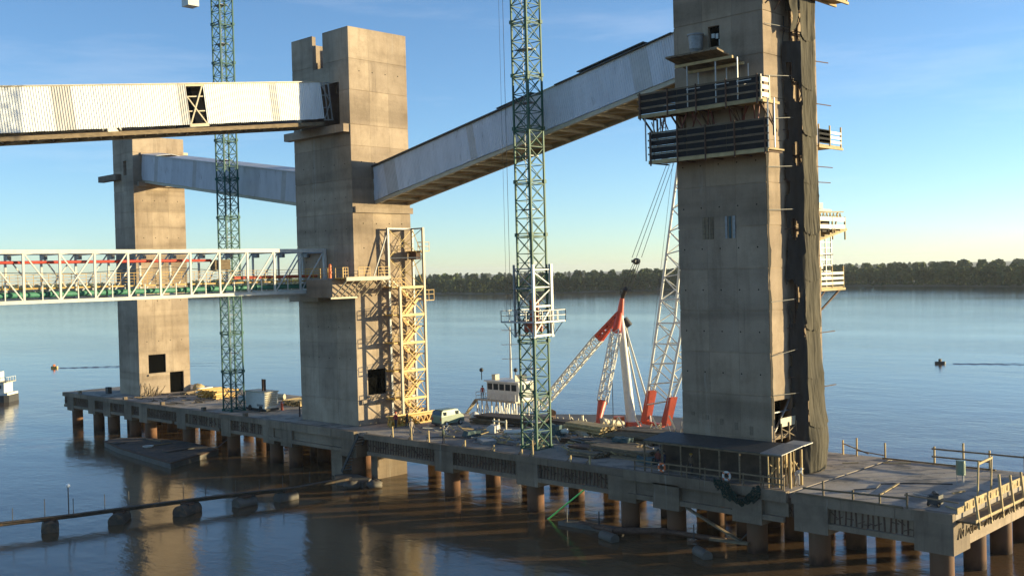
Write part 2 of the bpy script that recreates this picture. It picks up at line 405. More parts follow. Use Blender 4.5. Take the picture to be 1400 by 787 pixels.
MB().box(75.8, 78.9, 96.6, 96.8, 8.3, 8.55).build('window_sill', 'conc', T2)
MB().box(76.0, 78.7, 97.0, 97.05, 8.6, 11.5).build('window_darkness_sheet', 'black', T2)  # black sheet stands in for the unlit inside of the window
MB().box(75.2, 82.4, 97.5, 107.2, 22, 22.4).box(75.2, 82.4, 97.5, 107.2, 37.2, 37.6).build('floor_slab', 'conc', T2)
MB().box(77.5, 82.9, 103.0, 103.4, 44, 48.9).box(76.2, 77.5, 101.2, 104.2, 45.8, 46.3).build('inner_wall', 'conc', T2)
tie_holes(T2, 96.8, 75, 82.6, (45.5, 28.2, 25.4, 35.2))
# far left tower
T1 = thing('concrete_tower', 'far left concrete tower with a square window and a doorway, standing on the quay end', 'tower', (80, 154.5, DK))
tower(T1, 75.8, 84.1, 151.3, 157.7, lifts(5.2, 8.5, 11.6, 14.7, 17.8, 20.8, 24.0, 27.2, 30.4, 32.7, 35.9, 39.1, 41.6, 44.0), 'conc',
      front=[(153.4, 154.4, 38.3, 40.5)], right=[(77.3, 80.1, 8.4, 11.2), (80.7, 83.0, 5.1, 8.35), (77.6, 81.8, 37.8, 40.8)], nf=2, nr=3)
MB().box(74.9, 75.8, 155.2, 161.0, 37.7, 38.6).build('cantilever_slab', 'quay', T1)
MB().box(76.3, 84.3, 150.7, 151.3, 36.5, 37.2).build('ledge', 'conc', T1)
MB().box(77.0, 82.6, 151.1, 151.3, 41.3, 41.55).build('ledge', 'conc', T1)
MB().box(77.2, 80.6, 151.1, 151.3, 8.0, 8.25).build('window_sill', 'conc', T1)
MB().box(77.3, 80.1, 151.5, 151.55, 8.4, 11.2).build('window_darkness_sheet', 'black', T1)  # added black sheet imitates the dark room behind this window
MB().box(80.7, 83.0, 151.6, 151.65, 5.2, 8.35).build('doorway_darkness_sheet', 'black', T1)  # black sheet painted as the darkness inside the doorway
MB().box(84.1, 84.9, 151.4, 151.9, 41.6, 42.0).box(84.1, 84.9, 151.4, 151.9, 36.6, 37.1).build('bracket', 'cream', T1)
# right tower under construction
T3 = thing('concrete_tower', 'rightmost concrete tower wrapped in scaffold platforms and dark netting, still being built', 'tower', (79, 48.5, DK))
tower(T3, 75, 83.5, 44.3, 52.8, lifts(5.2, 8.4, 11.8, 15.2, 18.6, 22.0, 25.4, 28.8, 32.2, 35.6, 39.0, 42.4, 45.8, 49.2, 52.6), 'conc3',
      front=[(48.3, 49.4, 40.2, 41.9), (45.0, 45.4, 5.2, 5.3)], right=[(75.5, 78.3, 8.6, 11.4), (75.5, 78.3, 5.3, 8.3)], back=[(47.5, 51.5, 36.5, 42.6)], nf=3, nr=3)
MB().box(75.6, 78.2, 45.4, 45.5, 8.6, 11.4).build('doorway_darkness_sheet', 'black', T3)  # black sheet in place of the shade deep in the opening
MB().bar((75.6, 44.5, 8.7), (78.2, 44.5, 11.3), .12).bar((75.6, 44.6, 10.4), (78.2, 44.6, 10.4), .1).build('brace', 'steel', T3)
for y0, y1, c in ((49.3, 49.6, 'timber'), (49.75, 50.0, 'timber'), (50.1, 50.35, 'timber'), (47.2, 47.45, 'steel'), (47.6, 47.8, 'tarp'), (47.95, 48.15, 'steel')):
    MB().box(74.94, 75, y0, y1, 24.5, 26.3).build('formwork_strip', c, T3)
MB().box(75.35, 75.4, 48.3, 49.4, 40.2, 41.9).build('window_darkness_sheet', 'black', T3)  # black sheet added so the window looks unlit inside
MB().box(75.28, 75.33, 48.6, 48.85, 40.9, 41.3).box(75.28, 75.33, 48.95, 49.25, 41.0, 41.35).box(75.28, 75.33, 48.45, 48.55, 40.3, 40.8).build('sky_glimpse_plate', 'white', T3)  # white plates stand in for bits of bright sky seen through
tm = MB()
for k in range(5): tm.box(74.97, 75, 46.0+k*1.4, 46.3+k*1.4, 8.6+.3*k, 9.3+.2*k)
tm.build('repair_patch', 'quay', T3)

tie_holes(T1, 151.3, 76.2, 83.8, (13.2, 19.3, 22.3, 28.8, 34.4), 4)
hm = MB()
for z in (13.5, 16.9, 20.3, 23.7, 27.1, 30.6):
    for k in range(5): hm.tube((75.03, 45.2+k*1.75, z), (74.988, 45.2+k*1.75, z), .06, n=8)
hm.build('tie_holes', 'black', T3, kind='stuff')
hm = MB()
for z in (12.8, 16.4, 20.2, 24.0, 27.6, 31.2, 35.0):
    for k in range(5): hm.tube((74.53, 98.0+k*2.0, z), (74.488, 98.0+k*2.0, z), .06, n=8)
hm.build('tie_holes', 'black', T2, kind='stuff')

# ================================================================ QUAY
Q = thing('concrete_quay', 'long concrete quay on round piles running across the river under the towers', 'quay', (80, 98, 0))
XF, XB = 71.4, 89.2
CAPS = [165.5, 158.1, 153.0, 146.4, 141.8, 131.2, 120.0, 110.4, 106.4, 94.4, 79.2, 67.8, 56.7, 51.9, 44.3, 39.0, 29.9]
SEG = [(168.2, 133.4, 0, 0), (133.4, 121.4, 0, .0), (121.36, 110.5, 0, 0), (110.46, 93.3, -.25, .12), (91.8, 56.3, 0, 0), (56.26, 40.9, -.3, .10), (40.6, 28.6, -.12, .05)]
for (a, b, dx, dz) in SEG:
    n = max(1, round((a-b)/4.2)); ys = [b+(a-b)*k/n for k in range(n+1)]
    for y0, y1 in zip(ys, ys[1:]):
        for x0, x1 in ((XF+.5+dx, 77.4), (77.42, 83.3), (83.32, XB)):
            MB().box(x0, x1, y0+.01, y1-.01, 4.75, DK+dz*.0-random.uniform(0, .012)).build('deck_slab', 'deck', Q)
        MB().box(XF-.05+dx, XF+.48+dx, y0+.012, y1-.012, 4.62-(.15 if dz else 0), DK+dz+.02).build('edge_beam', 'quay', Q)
    # front beam between the caps: lower lip + recessed web
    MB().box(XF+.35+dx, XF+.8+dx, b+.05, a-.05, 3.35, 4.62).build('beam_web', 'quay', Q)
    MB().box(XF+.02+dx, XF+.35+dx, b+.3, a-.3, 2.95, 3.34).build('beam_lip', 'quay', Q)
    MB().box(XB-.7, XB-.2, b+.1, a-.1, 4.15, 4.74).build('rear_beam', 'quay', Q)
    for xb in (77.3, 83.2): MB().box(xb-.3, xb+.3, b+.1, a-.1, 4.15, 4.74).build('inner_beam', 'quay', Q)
MB().box(72.0, XB, 91.8, 93.3, 4.7, DK-.02).build('deck_slab', 'deck', Q)
# corroded starter bars in the recess
reb = MB()
for y in np.arange(28.9, 168, .42):
    if any(abs(y-c) < 1.5 for c in CAPS) or 91.8 < y < 110.5: continue
    if 110 < y < 133: 
        if random.random() < .3: continue
    j = random.uniform(-.08, .08); reb.bar((XF+.2, y, 3.36), (XF+.22, y+j, 4.6), .11, .05)
    if random.random() < .6: reb.bar((XF+.24, y-.2, 3.9+random.uniform(-.3, .4)), (XF+.24, y+.3, 3.9+random.uniform(-.3, .4)), .07)
reb.build('starter_bars', 'rust', Q, kind='stuff')
capw = {51.9: 1.3, 44.3: 1.3, 56.7: 1.5, 39.0: 1.35, 29.9: 1.35, 94.4: 1.3, 79.2: 1.35, 67.8: 1.35}
for c in CAPS:
    w = capw.get(c, 1.15); dx = -.35 if c in (51.9, 44.3) else (-.2 if c in (39.0, 29.9, 106.4, 94.4) else -.02)
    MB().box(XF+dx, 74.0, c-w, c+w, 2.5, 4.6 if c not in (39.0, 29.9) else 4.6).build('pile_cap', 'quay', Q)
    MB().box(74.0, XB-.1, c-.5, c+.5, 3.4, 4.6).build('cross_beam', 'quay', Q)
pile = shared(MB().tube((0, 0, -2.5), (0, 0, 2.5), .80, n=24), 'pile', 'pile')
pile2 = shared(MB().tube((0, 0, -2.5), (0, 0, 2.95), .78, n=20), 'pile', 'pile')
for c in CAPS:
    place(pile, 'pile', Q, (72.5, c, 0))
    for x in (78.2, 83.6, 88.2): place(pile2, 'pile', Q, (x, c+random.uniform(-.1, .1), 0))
for y in (98.5, 102.5, 106.4, 155.5, 149.5, 47.8): 
    for x in (76.5, 80.5): place(pile2, 'pile', Q, (x, y, 0))
# solid foot beside the gap in front of the middle tower, lower chord on the quay end
MB().box(71.6, 74.2, 96.2, 98.2, -1.5, 4.6).build('buttress', 'quay', Q)
MB().box(72.2, 89, 28.75, 29.2, 2.7, 3.5).build('end_beam', 'conc', Q)
MB().box(72.2, 89, 28.70, 29.3, 4.2, 4.62).build('end_beam', 'conc', Q)
me_ = MB()
for k in range(40):
    x = 71.9+k*.42+random.uniform(-.1, .1); z = 3.5
    me_.bar((x, 28.6+random.uniform(-.1, .1), z), (x+random.uniform(-.35, .35), 28.5+random.uniform(-.15, .1), z+random.uniform(.35, .75)), .07)
me_.build('projecting_rebar', 'timber', Q, kind='stuff')
MB().box(73.2, 77.4, 92.0, 93.1, -1.5, 4.55).build('buttress', 'quay', Q)
# low bollards / kerb blocks
for y in (163, 148, 137, 126, 116): MB().box(71.7, 72.2, y, y+.5, DK, DK+.45).build('kerb_block', 'quay', Q)

# ================================================================ CONVEYOR GALLERIES
def gallery(label, origin, axis, across, length, h, w, mat, sheet=1.0, skip=(), grey=(), roofgap=(), lift=0.0):
    """local x along the axis, y across (0 = side towards the river bank), z up"""
    r = bpy.data.objects.new('conveyor_gallery', None); COL.objects.link(r)
    ax, ac = Vector(axis).normalized(), Vector(across).normalized(); up = ax.cross(ac)
    Mx = Matrix((ax, ac, up)).transposed().to_4x4(); Mx.translation = Vector(origin); r.matrix_world = Mx
    tag(r, label, 'conveyor gallery')
    # corrugated sheet, shared mesh
    vs = []; fs = []; ribs = 4; pr = [(0, 0), (.55, 0), (.62, -.045), (.86, -.045), (.93, 0)]; xs = []
    for k in range(ribs):
        for a, d in pr: xs.append(((k+a)/ribs*sheet, d))
    xs.append((sheet*.995, 0))
    for x, d in xs: vs += [(x, d-.03, lift), (x, d-.03, h)]
    fs = [(2*k, 2*k+2, 2*k+3, 2*k+1) for k in range(len(xs)-1)]
    n0 = len(vs); vs += [(0, 0, lift), (sheet*.995, 0, lift), (sheet*.995, 0, h), (0, 0, h)]; fs.append((n0, n0+3, n0+2, n0+1))
    def mk(nm, mt):
        m = MB(); m.add(vs, fs); return shared(m, nm, mt)
    a, b = mk('cladding_sheet', mat), mk('translucent_sheet', 'translucent')
    n = int(length/sheet)
    for k in range(n):
        if k in skip: continue
        g = k in grey
        o = place(b if g else a, 'translucent_sheet' if g else 'cladding_sheet', r, (k*sheet, -random.uniform(0, .012), random.uniform(-.02, .03)))
    MB().box(0, n*sheet, w, w+.05, 0, h).build('rear_cladding', mat, r)
    L_ = n*sheet
    # roof: shallow gable sheets, one each few metres
    k = 0; rl = 4.0; m = int(L_/rl)
    for k in range(m):
        if k in roofgap: continue
        x0, x1 = k*rl+.02, (k+1)*rl-.02; q = MB()
        for (y0, z0), (y1, z1) in (((-.28, h+.03), (w/2, h+.42)), ((w/2, h+.42), (w+.25, h+.03))):
            q.add([(x0, y0, z0), (x1, y0, z0), (x1, y1, z1), (x0, y1, z1), (x0, y0, z0+.07), (x1, y0, z0+.07), (x1, y1, z1+.07), (x0, y1, z1+.07)],
                  [(0,3,2,1),(4,5,6,7),(0,1,5,4),(1,2,6,5),(2,3,7,6),(3,0,4,7)])
        q.build('roof_sheet', 'clad_shaded' if mat != 'clad' else 'galv', r)
    MB().box(0, L_, -.1, .12, h-.02, h+.14).box(0, L_, w-.1, w+.12, h-.02, h+.14).build('top_chord', 'cream', r)
    MB().box(0, L_, .05, .35, -.42, -.02).build('bottom_chord', 'timber' if lift else 'cream', r)
    MB().box(0, L_, w-.3, w, -.42, -.02).build('bottom_chord', 'cream', r)
    step = 2.4; nb = int(L_/step); beam = shared(MB().box(-.09, .09, .35, w-.3, -.36, -.06), 'floor_beam', 'cream')
    dm = MB()
    for k in range(nb+1): place(beam, 'floor_beam', r, (k*step+.1, 0, 0))
    for k in range(nb):
        dm.bar((k*step+.1, .35, -.22), ((k+1)*step+.1, w-.3, -.22), .12); dm.bar((k*step+1.3, .2, -.4), (k*step+1.3, .2, -.85) if False else (k*step+1.3, .9, -.24), .1)
    dm.build('wind_bracing', 'cream', r)
    MB().box(0, L_, .3, w-.3, -.05, .02).build('floor_plate', 'rust' if lift else 'timber_y', r)  # on unlifted galleries the warm colour stands in for a sunlit underside
    return r
# bright gallery, upper left (runs from the river bank into the middle tower)
sl = .121; c = 1/math.hypot(1, sl)
n1 = 58
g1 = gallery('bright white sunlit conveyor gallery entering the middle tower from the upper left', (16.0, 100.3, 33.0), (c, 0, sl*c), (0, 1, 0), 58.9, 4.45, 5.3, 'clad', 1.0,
             skip=(41, 42), grey=(27, 28, 40, 51), roofgap=(), lift=.32)
sk = MB()      # frame showing in the open bay
for z in (.25, 1.7, 3.2, 4.4): sk.bar((40.9, .1, z), (43.1, .1, z), .12 if z in (1.7, 3.2) else .32)
sk.bar((41.0, 0, .3), (42.9, 0, 4.3), .15).bar((41.0, 0, 3.2), (42.9, 0, .4), .13)
sk.build('bay_frame', 'cream', g1)
MB().box(40.9, 43.1, 2.6, 2.7, .1, 4.4).build('bay_darkness_sheet', 'dark', g1)  # dark sheet added to imitate the shaded inside of the open bay
MB().bar((41, .2, .1), (41, .2, 4.5), .2).bar((43.1, .2, .1), (43.1, .2, 4.5), .28).build('bay_post', 'dark', g1)
eb = MB()      # bare end frame by the tower
for z in (.2, 1.6, 3.0, 4.4): eb.bar((58.0, .1, z), (59.3, .1, z), .13)
eb.bar((58.1, .1, .2), (59.2, .1, 2.2), .1).bar((58.1, .1, 4.4), (59.2, .1, 2.2), .1).bar((58.6, .1, .1), (58.6, .1, 4.5), .12).bar((59.2, .1, .1), (59.2, .1, 4.5), .12)
eb.build('end_frame', 'galv', g1)
# rising gallery between middle and right tower
sl = .19; c = 1/math.hypot(1, sl)
g3 = gallery('grey shaded conveyor gallery climbing from the middle tower to the right tower', (77.7, 97.3, 30.75), (0, -c, sl*c), (1, 0, 0), 45.2, 3.75, 5.2, 'clad_shaded', 1.0,
             grey=(3, 4, 17, 24, 39, 40), roofgap=(4, 7))
MB().box(.2, 26, -.36, -.06, 3.78, 3.92).box(30, 44, -.34, -.06, 3.78, 3.88).build('edge_flashing', 'dark', g3)
for x0, x1, z in ((22, 27, 4.0), (33, 41, 4.05)):
    MB().box(x0, x1, -.35, .5, z, z+.1).build('loose_roof_sheet', 'dark', g3)
# descending gallery behind, far left tower to middle tower
sl = -.15; c = 1/math.hypot(1, sl)
g2 = gallery('pale shaded conveyor gallery hanging between the far left tower and the middle tower', (77.2, 151.6, 37.55), (0, -c, sl*c), (1, 0, 0), 44.4, 3.7, 5.2, 'clad_shaded', 1.0,
             grey=(4, 15, 26, 37), roofgap=(1,))

# ================================================================ PIPE BRIDGE (white truss)
B = thing('pipe_bridge', 'white steel truss bridge carrying red and green pipes to the middle tower', 'bridge', (56, 104, 20.4))
nodes = [74.2-3.42*k for k in range(17)]
ZB, ZT = 20.62, 25.35
for y in (102.0, 106.3):
    MB().box(nodes[-1], nodes[0], y-.14, y+.14, ZT-.25, ZT+.13).build('top_chord', 'white', B)
    MB().box(nodes[-1], nodes[0], y-.14, y+.14, ZB-.2, ZB+.13).build('bottom_chord', 'white', B)
    post = shared(MB().box(-.1, .1, -.09, .09, 0, ZT-ZB-.38), 'post', 'white')
    stub = shared(MB().box(-.05, .05, -.05, .05, 0, 1.25), 'stub_post', 'white')
    dr = shared(MB().bar((0, 0, 0), (3.2, 0, ZT-ZB-.38), .12), 'diagonal', 'white')
    dl = shared(MB().bar((3.2, 0, 0), (0, 0, ZT-ZB-.38), .12), 'diagonal', 'white')
    for k, x in enumerate(nodes):
        place(post, 'post', B, (x, y, ZB+.13))
        if k < len(nodes)-1:
            x1 = nodes[k+1]
            if k <= 7: place(dr, 'diagonal', B, (x1+.1, y, ZB+.13))
            elif k == 8: place(dr, 'diagonal', B, (x1+.1, y, ZB+.13)); place(dl, 'diagonal', B, (x1+.1, y+.17, ZB+.13))
            else: place(dl, 'diagonal', B, (x1+.1, y, ZB+.13))
            place(stub, 'stub_post', B, ((x+x1)/2, y, ZB+.13))
MB().box(nodes[0]-.16, nodes[0]+.16, 101.8, 102.16, ZB-.2, ZT+.15).build('end_post', 'white', B)
xb = shared(MB().box(-.12, .12, 102.14, 106.16, 25.0, 25.3).box(-.18, .18, 105.2, 106.0, 24.6, 25.0), 'top_cross_beam', 'steel'); 
for k, x in enumerate(nodes[:-1]):
    o = place(xb, 'top_cross_beam', B, (x-.0, 0, 0)); o.location = Vector((x, 0, 0))-ORG[B]
    o = place(bpy.data.meshes.get('floor_cross_beam') or shared(MB().box(-.12, .12, 102.14, 106.16, 20.5, 20.9), 'floor_cross_beam', 'white'), 'floor_cross_beam', B, (0, 0, 0)); o.location = Vector((x, 0, 0))-ORG[B]
MB().box(nodes[-1], 74.0, 102.2, 104.0, 21.75, 21.83).build('walkway', 'steel', B)
MB().box(nodes[-1], 74.0, 102.16, 102.2, 21.78, 21.9).build('toe_board', 'yellow', B)
for y in (102.35, 104.1):
    r_ = MB()
    for z in (22.25, 22.55, 22.85, 23.15): r_.bar((nodes[-1], y, z), (74, y, z), .03)
    for k in range(38): r_.bar((20+k*1.45, y, 21.8), (20+k*1.45, y, 23.15), .035)
    r_.build('handrail', 'yellow', B)
MB().tube((nodes[-1], 104.6, 24.35), (61.0, 104.6, 24.35), .16, n=10).build('red_pipe', 'redpipe', B)
MB().tube((63.0, 103.3, 22.35), (74.0, 103.3, 22.35), .18, n=10).build('red_pipe', 'redpipe', B)
pp = shared(MB().tube((-1.3, 0, 0), (1.3, 0, 0), .27, n=10).tube((-1.36, 0, 0), (-1.2, 0, 0), .33, n=10), 'green_pipe', 'greenpipe')
for k in range(19): place(pp, 'green_pipe', B, (72.6-2.85*k, 103.0, 21.25))
MB().tube((nodes[-1], 105.3, 21.3), (74, 105.3, 21.3), .2, n=8).build('return_pipe', 'steel', B)
MB().path([(30, 104.2, 23.6), (46, 104.2, 23.2), (56, 104.2, 23.7), (64, 104.3, 23.0)], .035, 5).build('cable', 'rope', B)
MB().box(61.1, 63.0, 103.9, 104.9, 23.3, 24.4).build('valve_box', 'timber', B)

# ================================================================ TOWER CRANES
def crane(label, x, y, zb, w, ztop, mat, secs=3, ph=1.65, jib_az=0, group='green tower cranes'):
    r = thing('tower_crane', label, 'crane', (x+w/2, y+w/2, zb), group=group)
    leg, br = .16, .062; H_ = secs*ph
    m = MB(); h = w/2
    cs = [(-h, -h), (h, -h), (h, h), (-h, h)]
    for cx_, cy_ in cs: m.bar((cx_, cy_, 0), (cx_, cy_, H_-.01), leg)
    for k in range(secs):
        z0, z1 = k*ph, (k+1)*ph
        for i in range(4):
            a, b = cs[i], cs[(i+1) % 4]
            m.bar((*a, z0+.04), (*b, z1-.04), br); m.bar((*b, z0+.04), (*a, z1-.04), br)
            m.bar((*a, z0+.03), (*b, z0+.03), br*1.1)
    for i in range(4):
        a, b = cs[i], cs[(i+1) % 4]; m.bar((*a, .28), (*b, .28), br*1.3); m.bar((*a, H_-.1), (*b, H_-.1), br*1.3)
    for (a, b) in cs: m.box(a-.16, a+.16, b-.16, b+.16, -.02, .32)
    me = m.mesh('mast_section'); me.materials.append(M[mat])
    ld = MB(); ld.bar((-.3, -.2, 0), (-.3, -.2, H_), .04).bar((-.3, .2, 0), (-.3, .2, H_), .04)
    for k in range(int(H_/.5)): ld.bar((-.3, -.2, k*.5+.1), (-.3, .2, k*.5+.1), .025)
    ld.box(-h+.1, .4, -h+.1, h-.1, H_*.5, H_*.5+.05)
    lm = ld.mesh('ladder'); lm.materials.append(M['steel'])
    n = int((ztop-zb)/H_)
    for k in range(n):
        place(me, 'mast_section', r, (x+w/2, y+w/2, zb+k*H_)); place(lm, 'ladder', r, (x+w/2, y+w/2, zb+k*H_))
    z = zb+n*H_; X, Y = x+w/2, y+w/2
    MB().tube((X, Y, z), (X, Y, z+.7), 1.3, n=20).build('slewing_ring', 'dark', r)
    MB().bar((X, Y, z+.7), (X, Y, z+7), 1.0).build('tower_head', mat, r)
    d = Vector((math.cos(jib_az), math.sin(jib_az), 0)); s_ = Vector((-d.y, d.x, 0)); j = MB()
    b0 = Vector((X, Y, z+1.2))
    for k in range(22):
        p0, p1 = b0+d*(1+k*2), b0+d*(3+k*2)
        for q in (-.6, .6): j.bar(p0+s_*q, p1+s_*q, .12); j.bar(p0+s_*q, p0+d+Vector((0, 0, 1.1)), .07); j.bar(p0+d+Vector((0, 0, 1.1)), p1+s_*q, .07)
        j.bar(p0+d+Vector((0, 0, 1.1)), p1+d+Vector((0, 0, 1.1)), .12); j.bar(p0-s_*.6, p0+s_*.6, .07)
    j.build('jib', mat, r)
    cj = MB()
    for q in (-.6, .6): cj.bar(b0-d*1+s_*q, b0-d*12+s_*q, .2)
    for k in range(7): cj.bar(b0-d*(1+k*1.8)-s_*.6, b0-d*(1+k*1.8)+s_*.6, .1)
    cj.build('counter_jib', mat, r)
    cw = b0-d*11; MB().box(cw.x-1.0, cw.x+1.0, cw.y-.8, cw.y+.8, cw.z-1.6, cw.z+.6).build('counterweight', 'quay', r)
    tie = MB().path([b0+d*30+Vector((0, 0, 1.2)), b0+Vector((0, 0, 5.8)), b0-d*11+Vector((0, 0, .3))], .05, 5); tie.build('tie_bar', 'steel', r)
    return r
C1 = crane('green lattice tower crane between the far left tower and the middle tower', 73.3, 121.7, DK, 1.9, 82, 'green', 3, 1.66, rad(70))
# its lowered box hanging beside the mast top
MB().bar((72.4, 127.2, 60.2), (74.2, 122.8, 60.2), .25).bar((73.0, 128.8, 60.35), (73.4, 122.6, 60.35), .2).build('cab_bracket', 'dark', C1)
MB().box(73.4, 75.0, 129.6, 131.3, 58.9, 60.1).build('cab', 'white', C1); MB().box(73.0, 75.4, 129.2, 131.8, 60.1, 60.3).build('cab_roof', 'rust', C1)
MB().bar((74.2, 130.4, 60.3), (74.2, 124.0, 61.4), .3).build('cab_bracket', 'dark', C1)
C2 = crane('olive green lattice tower crane with a white climbing frame in front of the rising gallery', 74.5, 69.3, DK, 1.95, 78, 'green2', 3, 1.7, rad(40))
cxx, cyy = 75.47, 70.27
hs = 1.25
for i, (a, b) in enumerate(((-1, -1), (1, -1), (1, 1), (-1, 1))):
    wd = (.24, .3, .16, .16)[i]; px, py = cxx+a*hs, cyy+b*hs
    MB().box(px-wd/2, px+wd/2, py-wd/2, py+wd/2, 15.9, 22.9 if i != 2 else 21).build('climbing_frame_post', ('white', 'white', 'rust', 'steel')[i], C2)
cf = MB()
for i in range(4):
    a, b = ((-1, -1), (1, -1), (1, 1), (-1, 1))[i], ((1, -1), (1, 1), (-1, 1), (-1, -1))[i]
    if i == 0:
        for z, q in ((16.1, .22), (18.9, .18), (22.4, .1), (20.7, .1)): cf.bar((cxx+a[0]*hs, cyy+a[1]*hs, z), (cxx+b[0]*hs, cyy+b[1]*hs, z), q)
        cf.bar((cxx+a[0]*hs, cyy+a[1]*hs, 16.2), (cxx+b[0]*hs, cyy+b[1]*hs, 18.8), .14).bar((cxx+a[0]*hs, cyy+a[1]*hs, 19), (cxx+b[0]*hs, cyy+b[1]*hs, 20.6), .1).bar((cxx+a[0]*hs, cyy+a[1]*hs, 22.2), (cxx+b[0]*hs, cyy+b[1]*hs, 20.8), .1)
cf.build('climbing_frame_brace', 'white', C2)
cf = MB()
for (a, b) in (((-1, -1), (-1, 1)), ((-1, 1), (1, 1)), ((1, -1), (1, 1))):
    for z in (16.1, 18.3, 20.6, 22.5): cf.bar((cxx+a[0]*hs, cyy+a[1]*hs, z), (cxx+b[0]*hs, cyy+b[1]*hs, z), .11)
    for z0, z1 in ((16.1, 18.3), (20.6, 18.3), (20.6, 22.5)): cf.bar((cxx+a[0]*hs, cyy+a[1]*hs, z0), (cxx+b[0]*hs, cyy+b[1]*hs, z1), .1)
cf.build('climbing_frame_brace', 'steel', C2)
MB().box(cxx-.7, cxx+.8, cyy-.5, cyy+.6, 16.4, 17.5).box(cxx-.2, cxx+.5, cyy-.3, cyy+.3, 17.5, 19.5).build('jacking_gear', 'red', C2)
hp = 2.2; pf = MB()
pf.box(cxx-hp, cxx+hp, cyy-hp, cyy-1.4, 17.35, 17.5).box(cxx-hp, cxx+hp, cyy+1.4, cyy+hp, 17.35, 17.5).box(cxx-hp, cxx-1.4, cyy-1.4, cyy+1.4, 17.35, 17.5).box(cxx+1.4, cxx+hp, cyy-1.4, cyy+1.4, 17.35, 17.5)
pf.build('platform', 'galv', C2)
rl = MB(); cs = [(-hp, -hp), (hp, -hp), (hp, hp), (-hp, hp)]
for i in range(4):
    a, b = cs[i], cs[(i+1) % 4]
    for z in (18.0, 18.5): rl.bar((cxx+a[0], cyy+a[1], z), (cxx+b[0], cyy+b[1], z), .05)
    for k in range(5):
        t = k/4; px, py = cxx+a[0]+(b[0]-a[0])*t, cyy+a[1]+(b[1]-a[1])*t; rl.bar((px, py, 17.4), (px, py, 18.52), .055)
rl.build('handrail', 'galv', C2)
st = MB()
for a, b in cs: st.bar((cxx+a*.9, cyy+b*.9, 17.3), (cxx+a*hs/hp, cyy+b*hs/hp, 15.9), .07)
st.build('platform_strut', 'steel', C2)
hw = MB(); hw.path([(74.35, 72.2, 15), (74.35, 72.2, 62)], .03, 4).path([(74.1, 72.5, 18), (74.1, 72.5, 62)], .02, 4); hw.build('hoist_rope', 'rope', C2)

# ================================================================ STAIR TOWER
ST = thing('stair_tower', 'steel stair tower with yellow landings bolted beside the sunlit face of the middle tower', 'stair tower', (80.7, 95.2, DK))
xa, xb_, ya, yb = 78.9, 82.6, 94.2, 96.1
for (x, y, m_) in ((xa, ya, 'cream'), (xb_, ya, 'cream'), (xb_, yb, 'steel'), (xa, yb, 'steel')):
    z0 = DK if y == ya or x == xb_ else DK
    MB().box(x-.13, x+.13, y-.13, y+.13, z0, 27.7 if not (x == xa and y == ya) else 20.9).build('post', m_, ST)
LV = [8.0, 11.2, 14.4, 17.6, 20.8]
for i, z in enumerate(LV):
    MB().box(xa+.13, xb_-.13, ya-.09, ya+.09, z-.14, z+.14).build('landing_beam', 'pale_yellow', ST)
    MB().box(xa+.13, xb_-.13, yb-.08, yb+.08, z-.1, z+.1).build('landing_beam', 'steel', ST)
    MB().box(xb_-.9, xb_-.1, ya+.1, yb-.1, z-1.45, z-1.33).build('landing', 'yellow', ST)
    MB().box(xa+.1-1.1, xa+.9, ya+.1, yb-.1, z, z+.12).build('landing', 'yellow', ST)
    hr = MB()
    for zz in (z+.55, z+1.05):
        hr.bar((xa-1.0, ya+.1, zz), (xa+.9, ya+.1, zz), .05).bar((xa-1.0, ya+.1, zz), (xa-1.0, yb-.1, zz), .05)
        hr.bar((xb_-.9, ya+.1, zz-1.45), (xb_+.1, ya+.1, zz-1.45), .05)
    for xx in (xa-1.0, xa-.35, xa+.3, xa+.9): hr.bar((xx, ya+.1, z), (xx, ya+.1, z+1.05), .05)
    hr.build('handrail', 'yellow', ST)
    # two flights between landings
    for (p, q, yy) in (((xa+.9, z-3.2 if i else DK), (xb_-.9, z-1.4), ya+.5), ((xb_-.9, z-1.4), (xa+.9, z), yb-.5)):
        s_ = MB(); s_.bar((p[0], yy-.35, p[1]), (q[0], yy-.35, q[1]), .07, .3).bar((p[0], yy+.35, p[1]), (q[0], yy+.35, q[1]), .07, .3)
        for k in range(8):
            t = (k+.5)/8; x_, z_ = p[0]+(q[0]-p[0])*t, p[1]+(q[1]-p[1])*t; s_.box(x_-.12, x_+.12, yy-.33, yy+.33, z_-.02, z_+.03)
        for dz in (.55, 1.05): s_.bar((p[0], yy-.35, p[1]+dz), (q[0], yy-.35, q[1]+dz), .07)
        s_.build('stair_flight', 'yellow', ST)
bz = [DK]+LV+[24.2, 27.6]
for z0, z1 in zip(bz, bz[1:]):
    b_ = MB()
    if z1 <= 21 or True: b_.bar((xa, ya, z0), (xb_, ya, z1), .08).bar((xb_, ya, z0), (xa, ya, z1), .08) if z1 < 21 else b_.bar((xa, yb, z0), (xb_, ya, z1), .07).bar((xb_, ya, z0), (xa, yb, z1), .07)
    b_.bar((xb_, ya, z0), (xb_, yb, z1), .06); b_.bar((xa, yb, z0), (xb_, yb, z1), .05).bar((xb_, yb, z0), (xa, yb, z1), .05)
    b_.build('cross_brace', 'pale_yellow', ST)
MB().bar((xa, yb, 27.6), (xb_, yb, 27.6), .18).build('top_beam', 'steel', ST); MB().bar((xb_, ya, 27.6), (xb_, yb-.1, 27.6), .16).build('top_beam', 'steel', ST); MB().bar((xa, yb, 24.2), (xb_, ya, 24.2), .12).build('cross_beam', 'steel', ST)
MB().bar((xa, yb, 27.3), (76.8, 96.2, 22.2), .12).build('inclined_strut', 'steel', ST)
MB().box(xb_-.6, xb_+1.2, ya+.3, yb+.4, 24.9, 25.0).build('side_platform', 'yellow', ST)
pr_ = MB()
